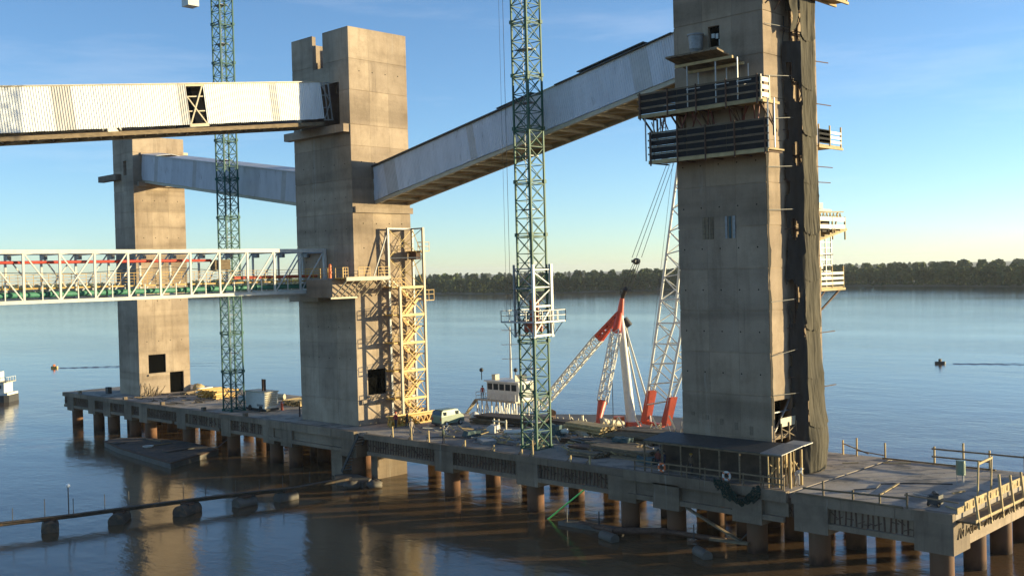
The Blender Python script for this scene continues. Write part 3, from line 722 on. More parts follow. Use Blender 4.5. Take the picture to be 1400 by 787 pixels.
for zz in (25.5, 26.0): pr_.bar((xb_+1.2, ya+.3, zz), (xb_+1.2, yb+.4, zz), .05).bar((xb_-.6, ya+.3, zz), (xb_+1.2, ya+.3, zz), .05)
for (u, v) in ((xb_+1.2, ya+.3), (xb_+1.2, yb+.4), (xb_+.3, ya+.3)): pr_.bar((u, v, 24.9), (u, v, 26.05), .05)
for zz in (19.9, 20.4): pr_.bar((xb_, ya, zz), (xb_+1.5, ya, zz), .05)
for u in (xb_+.7, xb_+1.5): pr_.bar((u, ya, 19.2), (u, ya, 20.45), .05)
pr_.build('handrail', 'yellow', ST); MB().box(xb_, xb_+1.5, ya, yb, 19.15, 19.22).build('side_platform', 'yellow', ST)
MB().box(xb_-.4, xb_+.3, ya+.8, yb+.3, 24.0, 24.9).build('cable_box', 'rust', ST)
# cantilevered walkway round the tower corner
WK = thing('access_walkway', 'cantilevered walkway with slanted brackets and yellow rails wrapped round the middle tower corner', 'walkway', (75, 95.6, 22))
MB().box(71.6, 77.8, 94.6, 96.68, 21.97, 22.1).build('floor_plate', 'yellow', WK)
MB().box(71.6, 77.8, 94.45, 94.6, 21.72, 22.15).build('edge_beam', 'cream', WK)
MB().box(71.3, 74.45, 96.68, 101.8, 21.93, 22.05).build('floor_plate', 'steel', WK)
MB().box(70.95, 74.6, 96.5, 96.66, 19.75, 19.95).build('lower_beam', 'cream', WK)
for k in range(7):
    x = 71.7+k*.98; MB().bar((x, 94.55, 21.75), (x-.35, 96.55, 19.95), .11).build('bracket', 'cream', WK)
MB().bar((77.8, 94.6, 21.95), (79.0, 94.7, 20.9), .14).bar((77.8, 96.2, 21.95), (79.0, 96.2, 20.9), .14).build('link_stair', 'cream', WK)
for x0, x1, y in ((71.3, 72.0, 94.7), (73.4, 75.0, 94.6), (76.2, 77.8, 94.6)):
    h_ = MB()
    for zz in (22.5, 22.85, 23.2): h_.bar((x0, y, zz), (x1, y, zz), .045)
    for xx in (x0, (x0+x1)/2, x1): h_.bar((xx, y, 22.0), (xx, y, 23.22), .05)
    h_.build('handrail', 'yellow', WK)
h_ = MB()
for zz in (22.5, 22.85, 23.2): h_.bar((71.35, 94.7, zz), (71.35, 101.8, zz), .045)
for k in range(6): h_.bar((71.35, 94.7+k*1.4, 22), (71.35, 94.7+k*1.4, 23.22), .05)
h_.build('handrail', 'yellow', WK)
tag(MB().tube((71.7, 97.6, 22.06), (71.7, 97.6, 23.5), .17, n=12).tube((71.7, 97.6, 23.5), (71.7, 97.6, 23.65), .2, .08, n=12).tube((71.7, 97.6, 22.7), (71.7, 97.3, 22.7), .08).build('red_canister', 'orange'), 'orange red upright cylinder standing on the walkway by the bridge end', 'cylinder')  # plain upright canister shape, its use unknown

# ================================================================ RIGHT TOWER: platforms, nets, shelter
def guarded_platform(label, x0, x1, ya, yb, z, h, rows, endcap=True, deep=True):
    """long balcony on the shaded face: floor, black boards and timber rails, red standards, braces"""
    r = thing('scaffold_platform', label, 'platform', ((x0+x1)/2, (ya+yb)/2, z))
    n = 5; L_ = (yb-ya)/n
    for k in range(n):
        MB().box(x0, x1, ya+k*L_+.02, ya+(k+1)*L_-.02, z, z+.12).build('deck_board', 'timber_y', r)
    MB().box(x0-.08, x0, ya, yb, z-.2, z+.1).build('edge_joist', 'timber_y', r)
    gap = h/rows
    for q in range(rows):
        for k in range(3):
            l3 = (yb-ya)/3
            MB().box(x0+.02, x0+.06, ya+k*l3+.02, ya+(k+1)*l3-.02, z+.15+q*gap, z+.15+q*gap+gap*.72).build('guard_board', 'ply', r)
        MB().box(x0-.06, x0+.0, ya-.05, yb+.05, z+.13+q*gap+gap*.76, z+.13+q*gap+gap*.98).build('guard_rail', 'timber', r)
    for k in range(5):
        y = ya+.25+(yb-ya-.5)*k/4
        MB().bar((x0-.1, y, z-.35), (x0-.1, y, z+h+.2), .1).build('standard', 'rust', r)
        b_ = MB().bar((x0, y, z-.12), (x1, y, z-.12), .12)
        if deep: b_.bar((x0+.2, y, z-.05), (x1, y, z-1.9), .12).bar((x1-.08, y, z-.1), (x1-.08, y, z-2.6), .12).bar((x1-.5, y+.3, z-.3), (x1-.3, y-.4, z-2.4), .07)
        b_.build('bracket', 'rust', r)
    if endcap:
        e = MB()
        for q in range(rows): e.box(x0+.03, x1-1.1, ya-.05, ya+.0, z+.2+q*gap, z+.2+q*gap+gap*.6)
        e.bar((x0+.05, ya, z), (x0+.05, ya, z+h+.15), .1).bar((x1-1.15, ya-.03, z), (x1-1.15, ya-.03, z+h+.15), .1)
        e.build('end_guard', 'cream', r)
        MB().box(x0-.1, x1, ya-.25, ya-.1, z-.25, z-.05).build('end_joist', 'timber_y', r)
    return r
pU = guarded_platform('upper scaffold platform with black guard boards on the shaded face of the right tower', 72.6, 74.98, 43.2, 54.9, 35.0, 1.75, 3)
pL = guarded_platform('lower scaffold platform with four timber rails hung below the other on the right tower', 72.6, 74.98, 42.6, 53.9, 31.1, 2.3, 4, endcap=False, deep=False)
rr0 = MB()
for k in range(15):
    y = 44.2+k*.68+random.uniform(-.3, .3); x = random.uniform(73.0, 74.6); rr0.bar((x, y, 33.3+random.uniform(0, .6)), (x+random.uniform(-.5, .4), y+random.uniform(-.9, .9), 34.9), .08)
rr0.build('loose_brace', 'red_dull', pL, kind='stuff')
lg = MB()
for (x, y) in ((72.6, 54.2), (73.9, 54.3), (72.6, 42.6), (73.0, 42.3)): lg.bar((x, y, 31.2), (x, y, 35.0), .09)
lg.build('hanger', 'galv', pL)
ladder = MB()
for s in (0, .55): ladder.bar((73.8, 52.9+s, 31.2), (74.2, 53.3+s, 35), .06)
for k in range(11): ladder.bar((73.8+.036*k, 52.95+.036*k, 31.4+.33*k), (73.8+.036*k, 53.4+.036*k, 31.4+.33*k), .05)
ladder.bar((73.7, 53.0, 34.8), (73.7, 54.2, 33), .05).build('ladder', 'steel', pL)
# tilted timber formwork table above the upper platform
FT = thing('formwork_table', 'dark timber formwork table propped on yellow beams above the upper scaffold platform', 'formwork', (73, 48, 36.9))
for k in range(8):
    y = 46.3+k*.62
    MB().add([(71.5, y, 39.15), (74.9, y, 38.55), (74.9, y+.58, 38.55), (71.5, y+.58, 39.15), (71.5, y, 39.3), (74.9, y, 38.7), (74.9, y+.58, 38.7), (71.5, y+.58, 39.3)],
             [(0,3,2,1),(4,5,6,7),(0,1,5,4),(1,2,6,5),(2,3,7,6),(3,0,4,7)]).build('plank', 'timber', FT)
for x, z in ((72.6, 38.7), (74.2, 38.4)): MB().box(x-.1, x+.1, 45.6, 51.0, z-.22, z).build('carrier_beam', 'timber_y', FT)
for y in (45.2, 47.2, 49.9):
    MB().bar((72.6, y, 35.2), (72.6, y, 38.5), .08).bar((74.2, y, 35.2), (74.2, y, 38.2), .08).bar((72.6, y, 36.5), (74.2, y, 36.5), .06).bar((72.6, y-1.2, 36.6), (72.6, y+.1, 36.6), .07).build('prop', 'galv', FT)
tag(MB().tube((74.25, 50.1, 40.1), (74.25, 50.1, 41.2), .55, .62, n=16).tube((74.25, 50.1, 41.2), (74.25, 50.1, 41.32), .7, n=16).tube((74.25, 50.1, 39.5), (74.25, 50.1, 40.1), .28, .52, n=12).bar((74.25, 50.1, 39.2), (74.25, 50.1, 39.5), .5).build('concrete_bucket', 'steel'), 'round grey concreting bucket beside the window of the right tower', 'bucket')
# timber wings of the platforms that run past the tower's sunlit side
def side_wing(label, x0, x1, y0, y1, z, h, brace=True, rails=3, floor_rise=0):
    r = thing('side_platform', label, 'platform', ((x0+x1)/2, (y0+y1)/2, z))
    n = 5
    for k in range(n):
        a = x0+(x1-x0)*k/n; b = x0+(x1-x0)*(k+1)/n-.03; dz = floor_rise*k/n
        MB().box(a, b, y0, y1, z+dz, z+dz+.13).build('deck_board', 'timber_y', r)
    for y in (y0, y1-.1):
        MB().bar((x0, y, z-.1), (x1+.2, y, z-.1+floor_rise), .16, .2).build('joist', 'timber_y', r)
    for q in range(rails):
        for (a, b) in ((x0+.1, (x0+x1)/2-.05), ((x0+x1)/2+.05, x1-.1)):
            MB().box(a, b, y0-.06, y0-.02, z+.3+floor_rise*.6+q*h/rails, z+.3+floor_rise*.6+q*h/rails+h/rails*.55).build('guard_board', 'cream', r)
    for x in (x0+.1, (x0+x1)/2, x1-.05):
        MB().bar((x, y0, z-.1), (x, y0, z+h+.6), .11).build('standard', 'timber_y', r)
    if brace:
        for y in (y0+.2, y1-.3): MB().bar((x1-.3, y, z-.15), (x0, y, z-2.0), .13).bar((x0+1.2, y, z-.15), (x0, y, z-1.0), .1).build('brace', 'rust', r)
    return r
side_wing('top timber platform jutting from the netted scaffold at the upper frame edge', 80.4, 84.3, 41.8, 43.0, 44.0, 1.4, False)
s1 = side_wing('short boxed platform jutting out of the right tower level with the rising gallery', 83.6, 87.7, 44.3, 46.8, 32.3, 1.2, False, 3)
MB().box(83.6, 85.6, 44.24, 44.28, 32.5, 33.7).build('side_board', 'ply', s1)
s2 = side_wing('upturned timber platform with loose boards and sheet jutting from the right tower', 83.6, 88.3, 44.4, 47.5, 24.4, 1.3, False, 2, .9)
tr = MB()
for k in range(7): tr.bar((83.7+k*.6, 44.5, 26.0), (84.0+k*.6, 44.5, 26.6), .07).bar((84.0+k*.6, 44.5, 26.6), (84.3+k*.6, 44.5, 26.0), .07)
tr.bar((83.6, 44.5, 26.6), (88.2, 44.5, 26.75), .1).bar((83.6, 44.5, 26.0), (88, 44.5, 26.0), .09).bar((87.4, 44.6, 26.7), (86.6, 44.6, 24.9), .1)
tr.build('truss_girder', 'timber_y', s2)
MB().box(83.7, 86.6, 45.0, 47.0, 25.0, 26.0).build('stacked_board', 'plyb', s2)
MB().box(83.7, 87.6, 45.3, 47.4, 26.8, 27.0).box(83.7, 85.5, 45.0, 47.4, 27.0, 27.5).build('plastic_sheet', 'bag', s2)
s3 = side_wing('lowest bracketed platform with cream guard boards beside the netted scaffold', 83.6, 87.8, 44.4, 46.6, 20.1, 1.3, True, 3)
lt = MB()
for x in (84.6, 85.6, 86.6): lt.bar((x, 44.9, 20.2), (x, 44.9, 24.6), .09)
for k in range(8): lt.bar((84.6, 44.9, 20.6+k*.5), (86.6, 44.9, 20.6+k*.5), .05)
lt.build('ladder_frame', 'galv', s3)
for k in range(3): MB().box(83.8, 84.7, 44.7, 44.75, 21.8+k*1.1, 22.3+k*1.1).build('infill_sheet', 'cream', s3)

# scaffold wrapped in netting
def cloth(u0, u1, nu, z0, z1, nz_, fn, name, mat, parent, hole=None):
    vs = []; fs = []
    for j in range(nz_+1):
        for i in range(nu+1):
            vs.append(fn(u0+(u1-u0)*i/nu, z0+(z1-z0)*j/nz_))
    for j in range(nz_):
        for i in range(nu):
            if hole and hole(u0+(u1-u0)*(i+.5)/nu, z0+(z1-z0)*(j+.5)/nz_): continue
            a = j*(nu+1)+i; fs.append((a, a+1, a+nu+2, a+nu+1))
    m = MB(); m.add(vs, fs, True); return m.build(name, mat, parent)
NS = thing('netted_scaffold', 'tall narrow scaffold wrapped in torn dark netting against the right tower', 'scaffold', (80.3, 43.6, DK))
sy0, sy1, sx0, sx1 = 43.45, 44.2, 78.8, 81.5
for x in (78.9, 80.2, 81.3):
    for y in (sy0+.12, sy1-.05): MB().bar((x, y, DK), (x, y, 49.5), .08).build('standard', 'rust', NS)
lv = MB(); dg = MB()
for k in range(22):
    z = DK+1.9+k*2.0; lv.bar((78.8, sy0+.12, z), (81.4, sy0+.12, z), .07).bar((78.8, sy1-.06, z), (81.4, sy1-.06, z), .07)
    for x in (78.9, 80.2, 81.3): lv.bar((x, sy0, z), (x, 44.25, z), .07)
    dg.bar((78.9, sy0+.12, z), (80.2, sy0+.12, z+2), .06).bar((80.2, sy0+.12, z), (78.9, sy0+.12, z+2), .05)
    if k % 2: lv.bar((77.5, 44.15, z), (78.9, sy0+.2, z+.1), .06)
lv.build('ledger', 'rust', NS); dg.build('diagonal_brace', 'rust', NS)
N = lambda a, b, c: noise.noise(Vector((a, b, c)))
def bulge(z): return math.exp(-((z-7.6)/2.6)**2)
def front(u, z):
    q = min(1, max(0, (u-78.6)/2.8)); b = bulge(z)
    fold = .10*abs(N(u*4.2+z*.12, z*.10, 8))+.05*N(u*9, z*.3, 2)+.13*N(u*1.1, z*.45, 3)+.04*N(u*2.5, z*3.2, 6)
    waist = 1-.55*math.exp(-((z-14.0)/1.3)**2)
    tw = .12*N(1, z*.33, 4)
    return (78.68+q*(2.42+.5*b+.45*math.exp(-((z-11)/5)**2))+tw*q, sy0-.12-(.16+fold)*waist-.42*b*math.sin(math.pi*q)**.7, z)
def panels(z0, z1, n, f, name, mat, u0, u1, nu, hole=None):
    for k in range(n):
        a, b = z0+(z1-z0)*k/n, z0+(z1-z0)*(k+1)/n
        sg = random.uniform(.15, .5); um = (u0+u1)/2
        def fn(u, z, k=k, a=a, sg=sg): t = (u-um)/(u1-u0)*2; w = max(0, 1-(z-a)/1.2); zz = z-w*sg*(1-t*t)*(1+.5*N(u*3, k*2.1, 1)) if k else z; v = Vector(f(u, z)); return (v.x, v.y-.09*w-.03*(k % 2), max(5.22, zz))
        cloth(u0, u1, nu, a+.02, b+(.25 if k < n-1 else 0), max(8, int((b-a)*5)), fn, name, mat, NS, hole)
panels(5.25, 48.6, 11, front, 'net_panel', 'net', 78.6, 81.4, 34)
# flank of the net, its shade painted in darker; torn near the top
def flank(u, z):
    x = 77.85+(78.72-77.85)*u; y = 44.22+(sy0-.3-44.22)*u
    w = .16*N(u*2.2, z*.3, 5)+.08*N(u*6, z*.9, 1)
    edge = (1-u)*(-.1+.4*N(3, z*.22, 9)+.15*N(2, z*1.3, 4))
    return (x+edge+w*.5, y+w*.5*u-.05, z)
def torn(u, z): return N(u*1.6, z*.42, 12.4) > (.22 if z > 28 else .42) or (40.2 < z < 42.6 and u > .05)
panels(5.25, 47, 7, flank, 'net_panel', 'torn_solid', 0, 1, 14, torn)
# loose rag of net at the wall corner, and tie bars
def rag(u, z): return (74.93-.02, 44.3+.9*u+.1*N(z*.5, u, 2), z)
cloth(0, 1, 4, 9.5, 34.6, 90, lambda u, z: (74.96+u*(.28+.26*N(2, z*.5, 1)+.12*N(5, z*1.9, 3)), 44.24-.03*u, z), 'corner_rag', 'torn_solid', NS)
tb = MB()
for z in (41.3, 37.2, 33.8, 26.6, 19.3, 15.0, 11.9, 30.0): tb.bar((75.0, 44.15, z), (79.0, sy0+.1, z+random.uniform(-.1, .5)), .05)
tb.build('tie_tube', 'dark', NS, kind='stuff')
tp = MB()
for z in (39.0, 30.3, 29.0, 16.5, 12.0, 35.5, 22.9): tp.bar((81.3, sy0, z), (83.5+random.uniform(0, .5), sy0-.2, z+random.uniform(-.1, .1)), .07)
tp.build('transom_end', 'rust', NS, kind='stuff')
for z, h in ((44.5, 2.6),):
    MB().box(75.3, 79.0, 42.6, 44.2, z, z+.15).build('deck_board', 'plyb', NS)
    MB().box(74.6, 78.8, 42.5, 42.56, z+.2, z+h*.5).build('guard_board', 'plyb', NS)
MB().bar((75.2, 44.15, 42.9), (76.4, 43.2, 44.5), .1).bar((76.6, 44.15, 42.6), (77.2, 43.2, 44.5), .1).build('bracket', 'rust', NS)
cloth(76.2, 78.7, 14, 40.8, 44.6, 12, lambda u, z: (u+.2*N(z, u, 1), 43.3-.3*N(u, z*.6, 4), z-.6*math.sin((u-76.2)*1.3)), 'net_panel', 'net', NS, lambda u, z: z < 42.6-1.1*math.sin((u-76.4)*.9) if u > 77.6 else z < 44)

# timber shelter at the foot of the tower
SH = thing('site_shelter', 'low site shelter with a flat sheet roof and open timber end under the right tower', 'shelter', (73.3, 47, DK))
for k in range(7):
    y0 = 41.5+k*1.86
    MB().add([(71.6, y0, 7.85), (75.0, y0, 8.15), (75.0, y0+1.84, 8.15), (71.6, y0+1.84, 7.85), (71.6, y0, 7.92), (75.0, y0, 8.22), (75.0, y0+1.84, 8.22), (71.6, y0+1.84, 7.92)],
             [(0,3,2,1),(4,5,6,7),(0,1,5,4),(1,2,6,5),(2,3,7,6),(3,0,4,7)]).build('roof_sheet', 'dark' if k > 0 else 'steel', SH)
for k in range(10):
    y = 43.4+k*1.1
    MB().box(73.9, 73.97, y, y+1.1, DK, 7.8).build('wall_board', 'plyb', SH)
MB().add([(75.02, 41.5, 8.12), (76.4, 41.5, 8.2), (76.4, 43.2, 8.2), (75.02, 43.2, 8.12), (75.02, 41.5, 8.19), (76.4, 41.5, 8.27), (76.4, 43.2, 8.27), (75.02, 43.2, 8.19)], [(0,3,2,1),(4,5,6,7),(0,1,5,4),(1,2,6,5),(2,3,7,6),(3,0,4,7)]).build('roof_sheet', 'galv', SH)
for x in (72.9, 74.6): MB().bar((x, 41.55, DK), (x, 41.55, 7.95), .16).build('post', 'timber_y', SH)
for k in range(8):
    y = 41.6+k*1.84; MB().bar((71.75, y, DK), (71.75, y, 7.85), .11).build('post', 'timber', SH)
MB().bar((71.75, 41.6, 7.78), (71.75, 54.4, 7.78), .12, .16).build('roof_beam', 'timber', SH)
pr_ = MB()
for k in range(22):
    x, y = 71.9+random.uniform(0, 3.0), random.uniform(41.7, 43.3); z = DK
    pr_.bar((x, y, z), (x+random.uniform(-.1, .1), y, 7.9), .09)
    if k % 2: pr_.bar((x, y, z+random.uniform(.5, 2)), (x+.9, y+random.uniform(-.3, .3), z+random.uniform(.8, 2.2)), .09)
pr_.build('props', 'timber_y', SH, kind='stuff')
MB().box(73.4, 75.4, 42.9, 43.1, 6.4, 7.6).build('cable_coil', 'timber_y', SH)
# leaning timber frame outside the tower doorway
GF = thing('guard_frame', 'cream guard frame leaning in the doorway beside the netted scaffold', 'guard frame', (77, 43.9, 8.2))
MB().box(75.8, 78.2, 43.95, 44.0, 9.3, 10.0).build('board', 'cream', GF)
g_ = MB()
for x in (75.8, 77.0, 78.1): g_.bar((x, 43.9, 8.2), (x, 43.9, 9.6), .09)
g_.bar((75.8, 43.9, 8.4), (78.1, 43.9, 9.3), .08).bar((75.8, 43.9, 9.2), (78.1, 43.9, 8.3), .08).build('leg', 'timber', GF)

# rail with life rings along the edge below the shelter
RL = thing('edge_railing', 'timber edge railing carrying two life rings below the site shelter', 'railing', (71.3, 48, DK))
for k in range(9): MB().bar((71.3, 41.2+k*1.75, DK), (71.3, 41.2+k*1.75, 6.3), .08).build('post', 'timber', RL)
for z in (5.75, 6.2): MB().bar((71.28, 41.2, z), (71.28, 57.8 if z > 6 else 55.2, z), .06, .1).build('rail', 'timber', RL)
def torus(c, R, r, nrm='x', n=18, m=8):
    vs = []; fs = []
    for i in range(n):
        a = 2*math.pi*i/n
        for j in range(m):
            b = 2*math.pi*j/m; q = R+r*math.cos(b)
            vs.append((c[0]+r*math.sin(b), c[1]+q*math.cos(a), c[2]+q*math.sin(a)))
    for i in range(n):
        for j in range(m): fs.append((i*m+j, ((i+1) % n)*m+j, ((i+1) % n)*m+(j+1) % m, i*m+(j+1) % m))
    return vs, fs
for y, mt, lb in ((52.3, 'orange', 'orange life ring hung on the rail at the left end of the shelter'), (46.1, 'white', 'pale life ring hung on the rail near the green net')):
    v, f = torus((71.15, y, 5.9), .31, .09); o = MB().add(v, f, True).build('life_ring', mt); tag(o, lb, 'life ring')
    b_ = MB()
    for a in range(4):
        t = math.pi/4+a*math.pi/2; b_.box(71.03, 71.27, y+.31*math.cos(t)-.06, y+.31*math.cos(t)+.06, 5.9+.31*math.sin(t)-.06, 5.9+.31*math.sin(t)+.06)
    b_.build('band', 'white' if mt == 'orange' else 'orange', o)
# green net hanging off the edge
prof_ = [(0, 470, 560), (.12, 474, 610), (.25, 480, 680), (.38, 500, 672), (.45, 560, 690), (.56, 640, 705), (.7, 610, 670), (.82, 540, 655), (.9, 490, 640), (1, 480, 560)]
mb_ = MB(); vs = []; fs = []; nu, nz_ = 36, 8
for j in range(nz_+1):
    for i in range(nu+1):
        t = i/nu
        for (a, ta, ba), (b, tb_, bb) in zip(prof_, prof_[1:]):
            if t <= b: q = (t-a)/(b-a); tp_, bt_ = ta+(tb_-ta)*q, ba+(bb-ba)*q; break
        bt_ += 14*math.sin(i*1.3); v = j/nz_
        vs.append((70.88-.14*math.sin(i*1.1+j*.5)-.05*j, 46.95-4.1*t, 5.75-((bt_+(tp_-bt_)*v)-470)*.0083))
for j in range(nz_):
    for i in range(nu): a = j*(nu+1)+i; fs.append((a, a+1, a+nu+2, a+nu+1))
mb_.add(vs, fs, True); tag(mb_.build('green_net', 'gnet'), 'torn dark green net drooping over the quay edge below the shelter', 'net')

# ================================================================ FLOATING CRANE behind the quay
def lattice(mb, p, q, w0, w1, n, chord=.16, br=.08, side=None):
    p, q = Vector(p), Vector(q); d = (q-p).normalized(); a = d.cross(Vector((0, 0, 1))).normalized() if side is None else Vector(side).normalized(); b = d.cross(a).normalized()
    def c(t, i):
        w = w0+(w1-w0)*t; s = ((-1, -1), (1, -1), (1, 1), (-1, 1))[i % 4]
        return p+(q-p)*t+a*s[0]*w/2+b*s[1]*w/2
    for i in range(4):
        mb.bar(c(0, i), c(1, i), chord)
        for k in range(n):
            t0, t1 = k/n, (k+1)/n
            if k % 2: mb.bar(c(t0, i), c(t1, i+1), br)
            else: mb.bar(c(t0, i+1), c(t1, i), br)
            mb.bar(c(t0, i), c(t0, i+1), br)
    return mb
FC = thing('floating_crane', 'red and white floating crane with lattice legs and wheelhouse moored behind the quay', 'floating crane', (112, 93, 0))
MB().poly([(102.5, 110), (104.5, 113.5), (111, 113.5), (122.5, 93), (123.5, 80), (112.5, 77.5)], -.8, 1.35).build('hull', 'hull', FC)
tip = Vector((114.3, 90.4, 16.3))
def seg(p, q, w0, w1, n, mat, nm='leg_lattice', **k): lattice(MB(), p, q, w0, w1, n, **k).build(nm, mat, FC)
foot1 = Vector((110.2, 101.6, 3.2)); fm = foot1.lerp(tip, .74)
seg(foot1, fm, 1.0, 1.2, 16, 'white'); seg(fm, tip, .9, .4, 4, 'red', 'leg_tip', chord=.36, br=.2)
foot2 = Vector((103.6, 86.2, 1.6)); a1 = foot2.lerp(tip, .25); a2 = foot2.lerp(tip, .84)
MB().tube(foot2, a1, .18, .62, n=8).build('leg_foot', 'red', FC); seg(a1, a2, 1.05, 1.05, 12, 'white'); MB().tube(a2, tip, .6, .45, n=8).build('leg_tip', 'red', FC)
MB().bar(foot2-Vector((.5, .5, 1.6)), foot2-Vector((0, 0, .2)), 1.0).build('foot_block', 'dark', FC)
mb0 = Vector((112.6, 87.5, 1.4)); MB().tube(mb0, mb0+(tip-mb0)*.97, .66, .5, n=16).build('mast_column', 'white', FC)
MB().tube(mb0-Vector((0, 0, .2)), mb0+Vector((0, 0, .6)), 1.3, 1.1, n=16).build('mast_base', 'red', FC)
MB().tube((112.0, 89.2, 1.4), (112.0, 89.2, 2.6), .8, n=12).build('winch_drum', 'orange', FC)
MB().tube(foot2+Vector((1, 0, 1.5)), (111.2, 87.9, 1.8), .42, n=10).build('base_strut', 'cream', FC)
MB().tube(tip+Vector((0, -.3, -.3)), (115.0, 86.5, 4.2), .13, n=8).build('back_stay', 'white', FC)
MB().tube(tip+Vector((0, -.2, -.6)), (118.4, 90.0, 1.5), .13, n=8).build('back_stay', 'white', FC)
MB().tube((115.0, 86.5, 4.2), (113.5, 85.0, 1.6), .13, n=8).build('back_stay', 'white', FC)
MB().path([tip+Vector((-1.0, .8, -2)), (110.6, 89.0, 1.6)], .05, 5).build('stay_rope', 'rope', FC)
MB().tube(tip+Vector((0, 0, -.5)), tip+Vector((.2, -.3, 2.0)), .5, .3, n=8).build('apex', 'red', FC)
MB().tube(tip+Vector((.5, -.5, -1.3)), tip+Vector((.3, -.9, -4.6)), .32, n=8).tube(tip+Vector((.4, -.4, -.8)), tip+Vector((.9, -.9, -1.8)), .5, n=8).build('sheave_block', 'dark', FC)
# main boom (two chord pairs, red feet)
fl, fr = Vector((113.6, 86.3, 1.9)), Vector((112.4, 82.2, 1.9)); head = Vector((121.2, 82.4, 42.5))
bl1, bl2 = Vector((116.2, 85.5, 15.0)), Vector((118.4, 84.3, 15.0)); br1, br2 = Vector((114.4, 80.6, 13.5)), Vector((116.6, 79.6, 13.5))
def along(a, b, t): return a+(b-a)*t
top1, top2, top3, top4 = head+Vector((-.5, 1.2, 0)), head+Vector((1.0, .9, 0)), head+Vector((-.8, -.6, 0)), head+Vector((.7, -1, 0))
bm = MB(); tl = []
for f_, m_, t_ in ((fl, bl1, top1), (fl, bl2, top2), (fr, br1, top3), (fr, br2, top4)):
    bm.tube(f_, m_, .2, n=6); bm.tube(m_, t_, .2, n=6); tl.append((f_, m_, t_))
def pt(i, s):
    f_, m_, t_ = tl[i]; return f_.lerp(m_, s/.35) if s < .35 else m_.lerp(t_, (s-.35)/.65)
for k in range(26):
    s0, s1 = .06+k*.036, .06+(k+1)*.036
    for i, j in ((0, 1), (2, 3), (0, 2), (1, 3)):
        if k % 2: i, j = j, i
        bm.tube(pt(i, s0), pt(j, s1), .085, n=5)
bm.build('boom_lattice', 'white', FC)
for i, (f_, a_, b_) in enumerate(((fl, 0, 1), (fr, 2, 3))):
    t1 = pt(a_, .11); t2 = pt(b_, .11); m = MB()
    m.add([f_+Vector((-.3, .3, 0)), f_+Vector((.35, -.15, 0)), t2+Vector((.1, -.1, 0)), t1+Vector((-.2, .1, 0)), f_+Vector((-.1, -.5, 0)), f_+Vector((.55, -.8, 0)), t2+Vector((.15, -.5, 0)), t1+Vector((-.1, -.4, 0))],
          [(0,3,2,1),(4,5,6,7),(0,1,5,4),(1,2,6,5),(2,3,7,6),(3,0,4,7)]); m.build('boom_foot', 'red', FC)
MB().bar(fl, fr, .5, .4).build('foot_beam', 'red', FC)
# hook tackle
hk = Vector((112.0, 85.6, 23.2)); hb = Vector((119.8, 83.2, 41.0))
w_ = MB()
for o in (-.25, 0, .3): w_.path([hb+Vector((o, -o, 0)), hk+Vector((o*1.6, -o*1.6, .5))], .045, 4)
w_.path([hb+Vector((0, 1, 0)), (115.5, 86.0, 12.0)], .03, 4); w_.build('hoist_rope', 'rope', FC)
MB().ball(hk, .55, 10, 6, (1, 1, .8)).box(hk.x-.7, hk.x+.5, hk.y-.3, hk.y+.3, hk.z-.15, hk.z+.2).build('hook_block', 'dark', FC)
s_ = MB()
for o in (-.5, -.2, .15, .45): s_.path([hk+Vector((o*.6, -o*.6, -.3)), (113.2+o, 88.4-o, 19.5), tip+Vector((.2, -.2, 2.2))], .05, 4)
s_.build('lifting_sling', 'rope', FC)
MB().tube((113.4, 88.6, 19.6), tip+Vector((.3, -.3, 2.0)), .35, .25, n=8).build('shackle', 'dark', FC)
# wheelhouse
MB().box(103.2, 108.0, 99.8, 107.4, 4.55, 4.75).build('wheelhouse_deck', 'cream', FC)
WHx0, WHx1, WHy0, WHy1 = 103.9, 107.6, 99.9, 105.9
MB().box(WHx0, WHx1, WHy0, WHy1, 4.75, 7.2).build('wheelhouse', 'white', FC)
MB().box(WHx0-.3, WHx1+.3, WHy0-.3, WHy1+.3, 7.2, 7.35).build('wheelhouse_roof', 'white', FC)
for k in range(5): MB().box(WHx0-.03, WHx0, WHy0+.35+k*1.15, WHy0+1.25+k*1.15, 6.1, 6.95).build('window', 'glass', FC)
for k in range(2): MB().box(WHx0+.3+k*1.2, WHx0+1.2+k*1.2, WHy0-.03, WHy0, 6.1, 6.95).build('window', 'glass', FC)
MB().box(WHx0+2.7, WHx0+3.5, WHy0-.03, WHy0, 4.8, 6.9).build('door', 'cream', FC)
MB().box(104.5, 106.8, 101.0, 101.1, 7.35, 8.2).box(104.6, 105.4, 104.9, 105.6, 7.35, 8.1).build('roof_box', 'cream', FC)
lt = MB()
for k in range(9):
    y = 99.8+k*.95
    for x in (103.4, 107.8): lt.bar((x, y, 1.3), (x, y, 4.6), .14)
    if k < 8: 
        for x in (103.4, 107.8): lt.bar((x, y, 1.5), (x, y+.95, 4.5), .1) if k % 2 else lt.bar((x, y+.95, 1.5), (x, y, 4.5), .1)
lt.build('support_frame', 'white', FC)
MB().bar((103.2, 110.4, 1.4), (103.3, 107.4, 4.7), .7, .12).build('stair', 'cream', FC)
rl = MB()
for zz in (5.2, 5.7): rl.bar((103.2, 99.8, zz), (103.2, 107.4, zz), .05).bar((103.2, 107.4, zz), (108, 107.4, zz), .05)
for k in range(9): rl.bar((103.2, 99.8+k*.95, 4.7), (103.2, 99.8+k*.95, 5.72), .05)
rl.build('railing', 'white', FC)
mt = MB(); mt.tube((107.3, 104.5, 7.3), (107.3, 104.5, 14.6), .2, .08, n=8)
for z in (10.1, 12.1, 14.1): mt.bar((106.5, 105.4, z), (108.1, 103.6, z), .09)
mt.build('signal_mast', 'white', FC)
mt = MB()
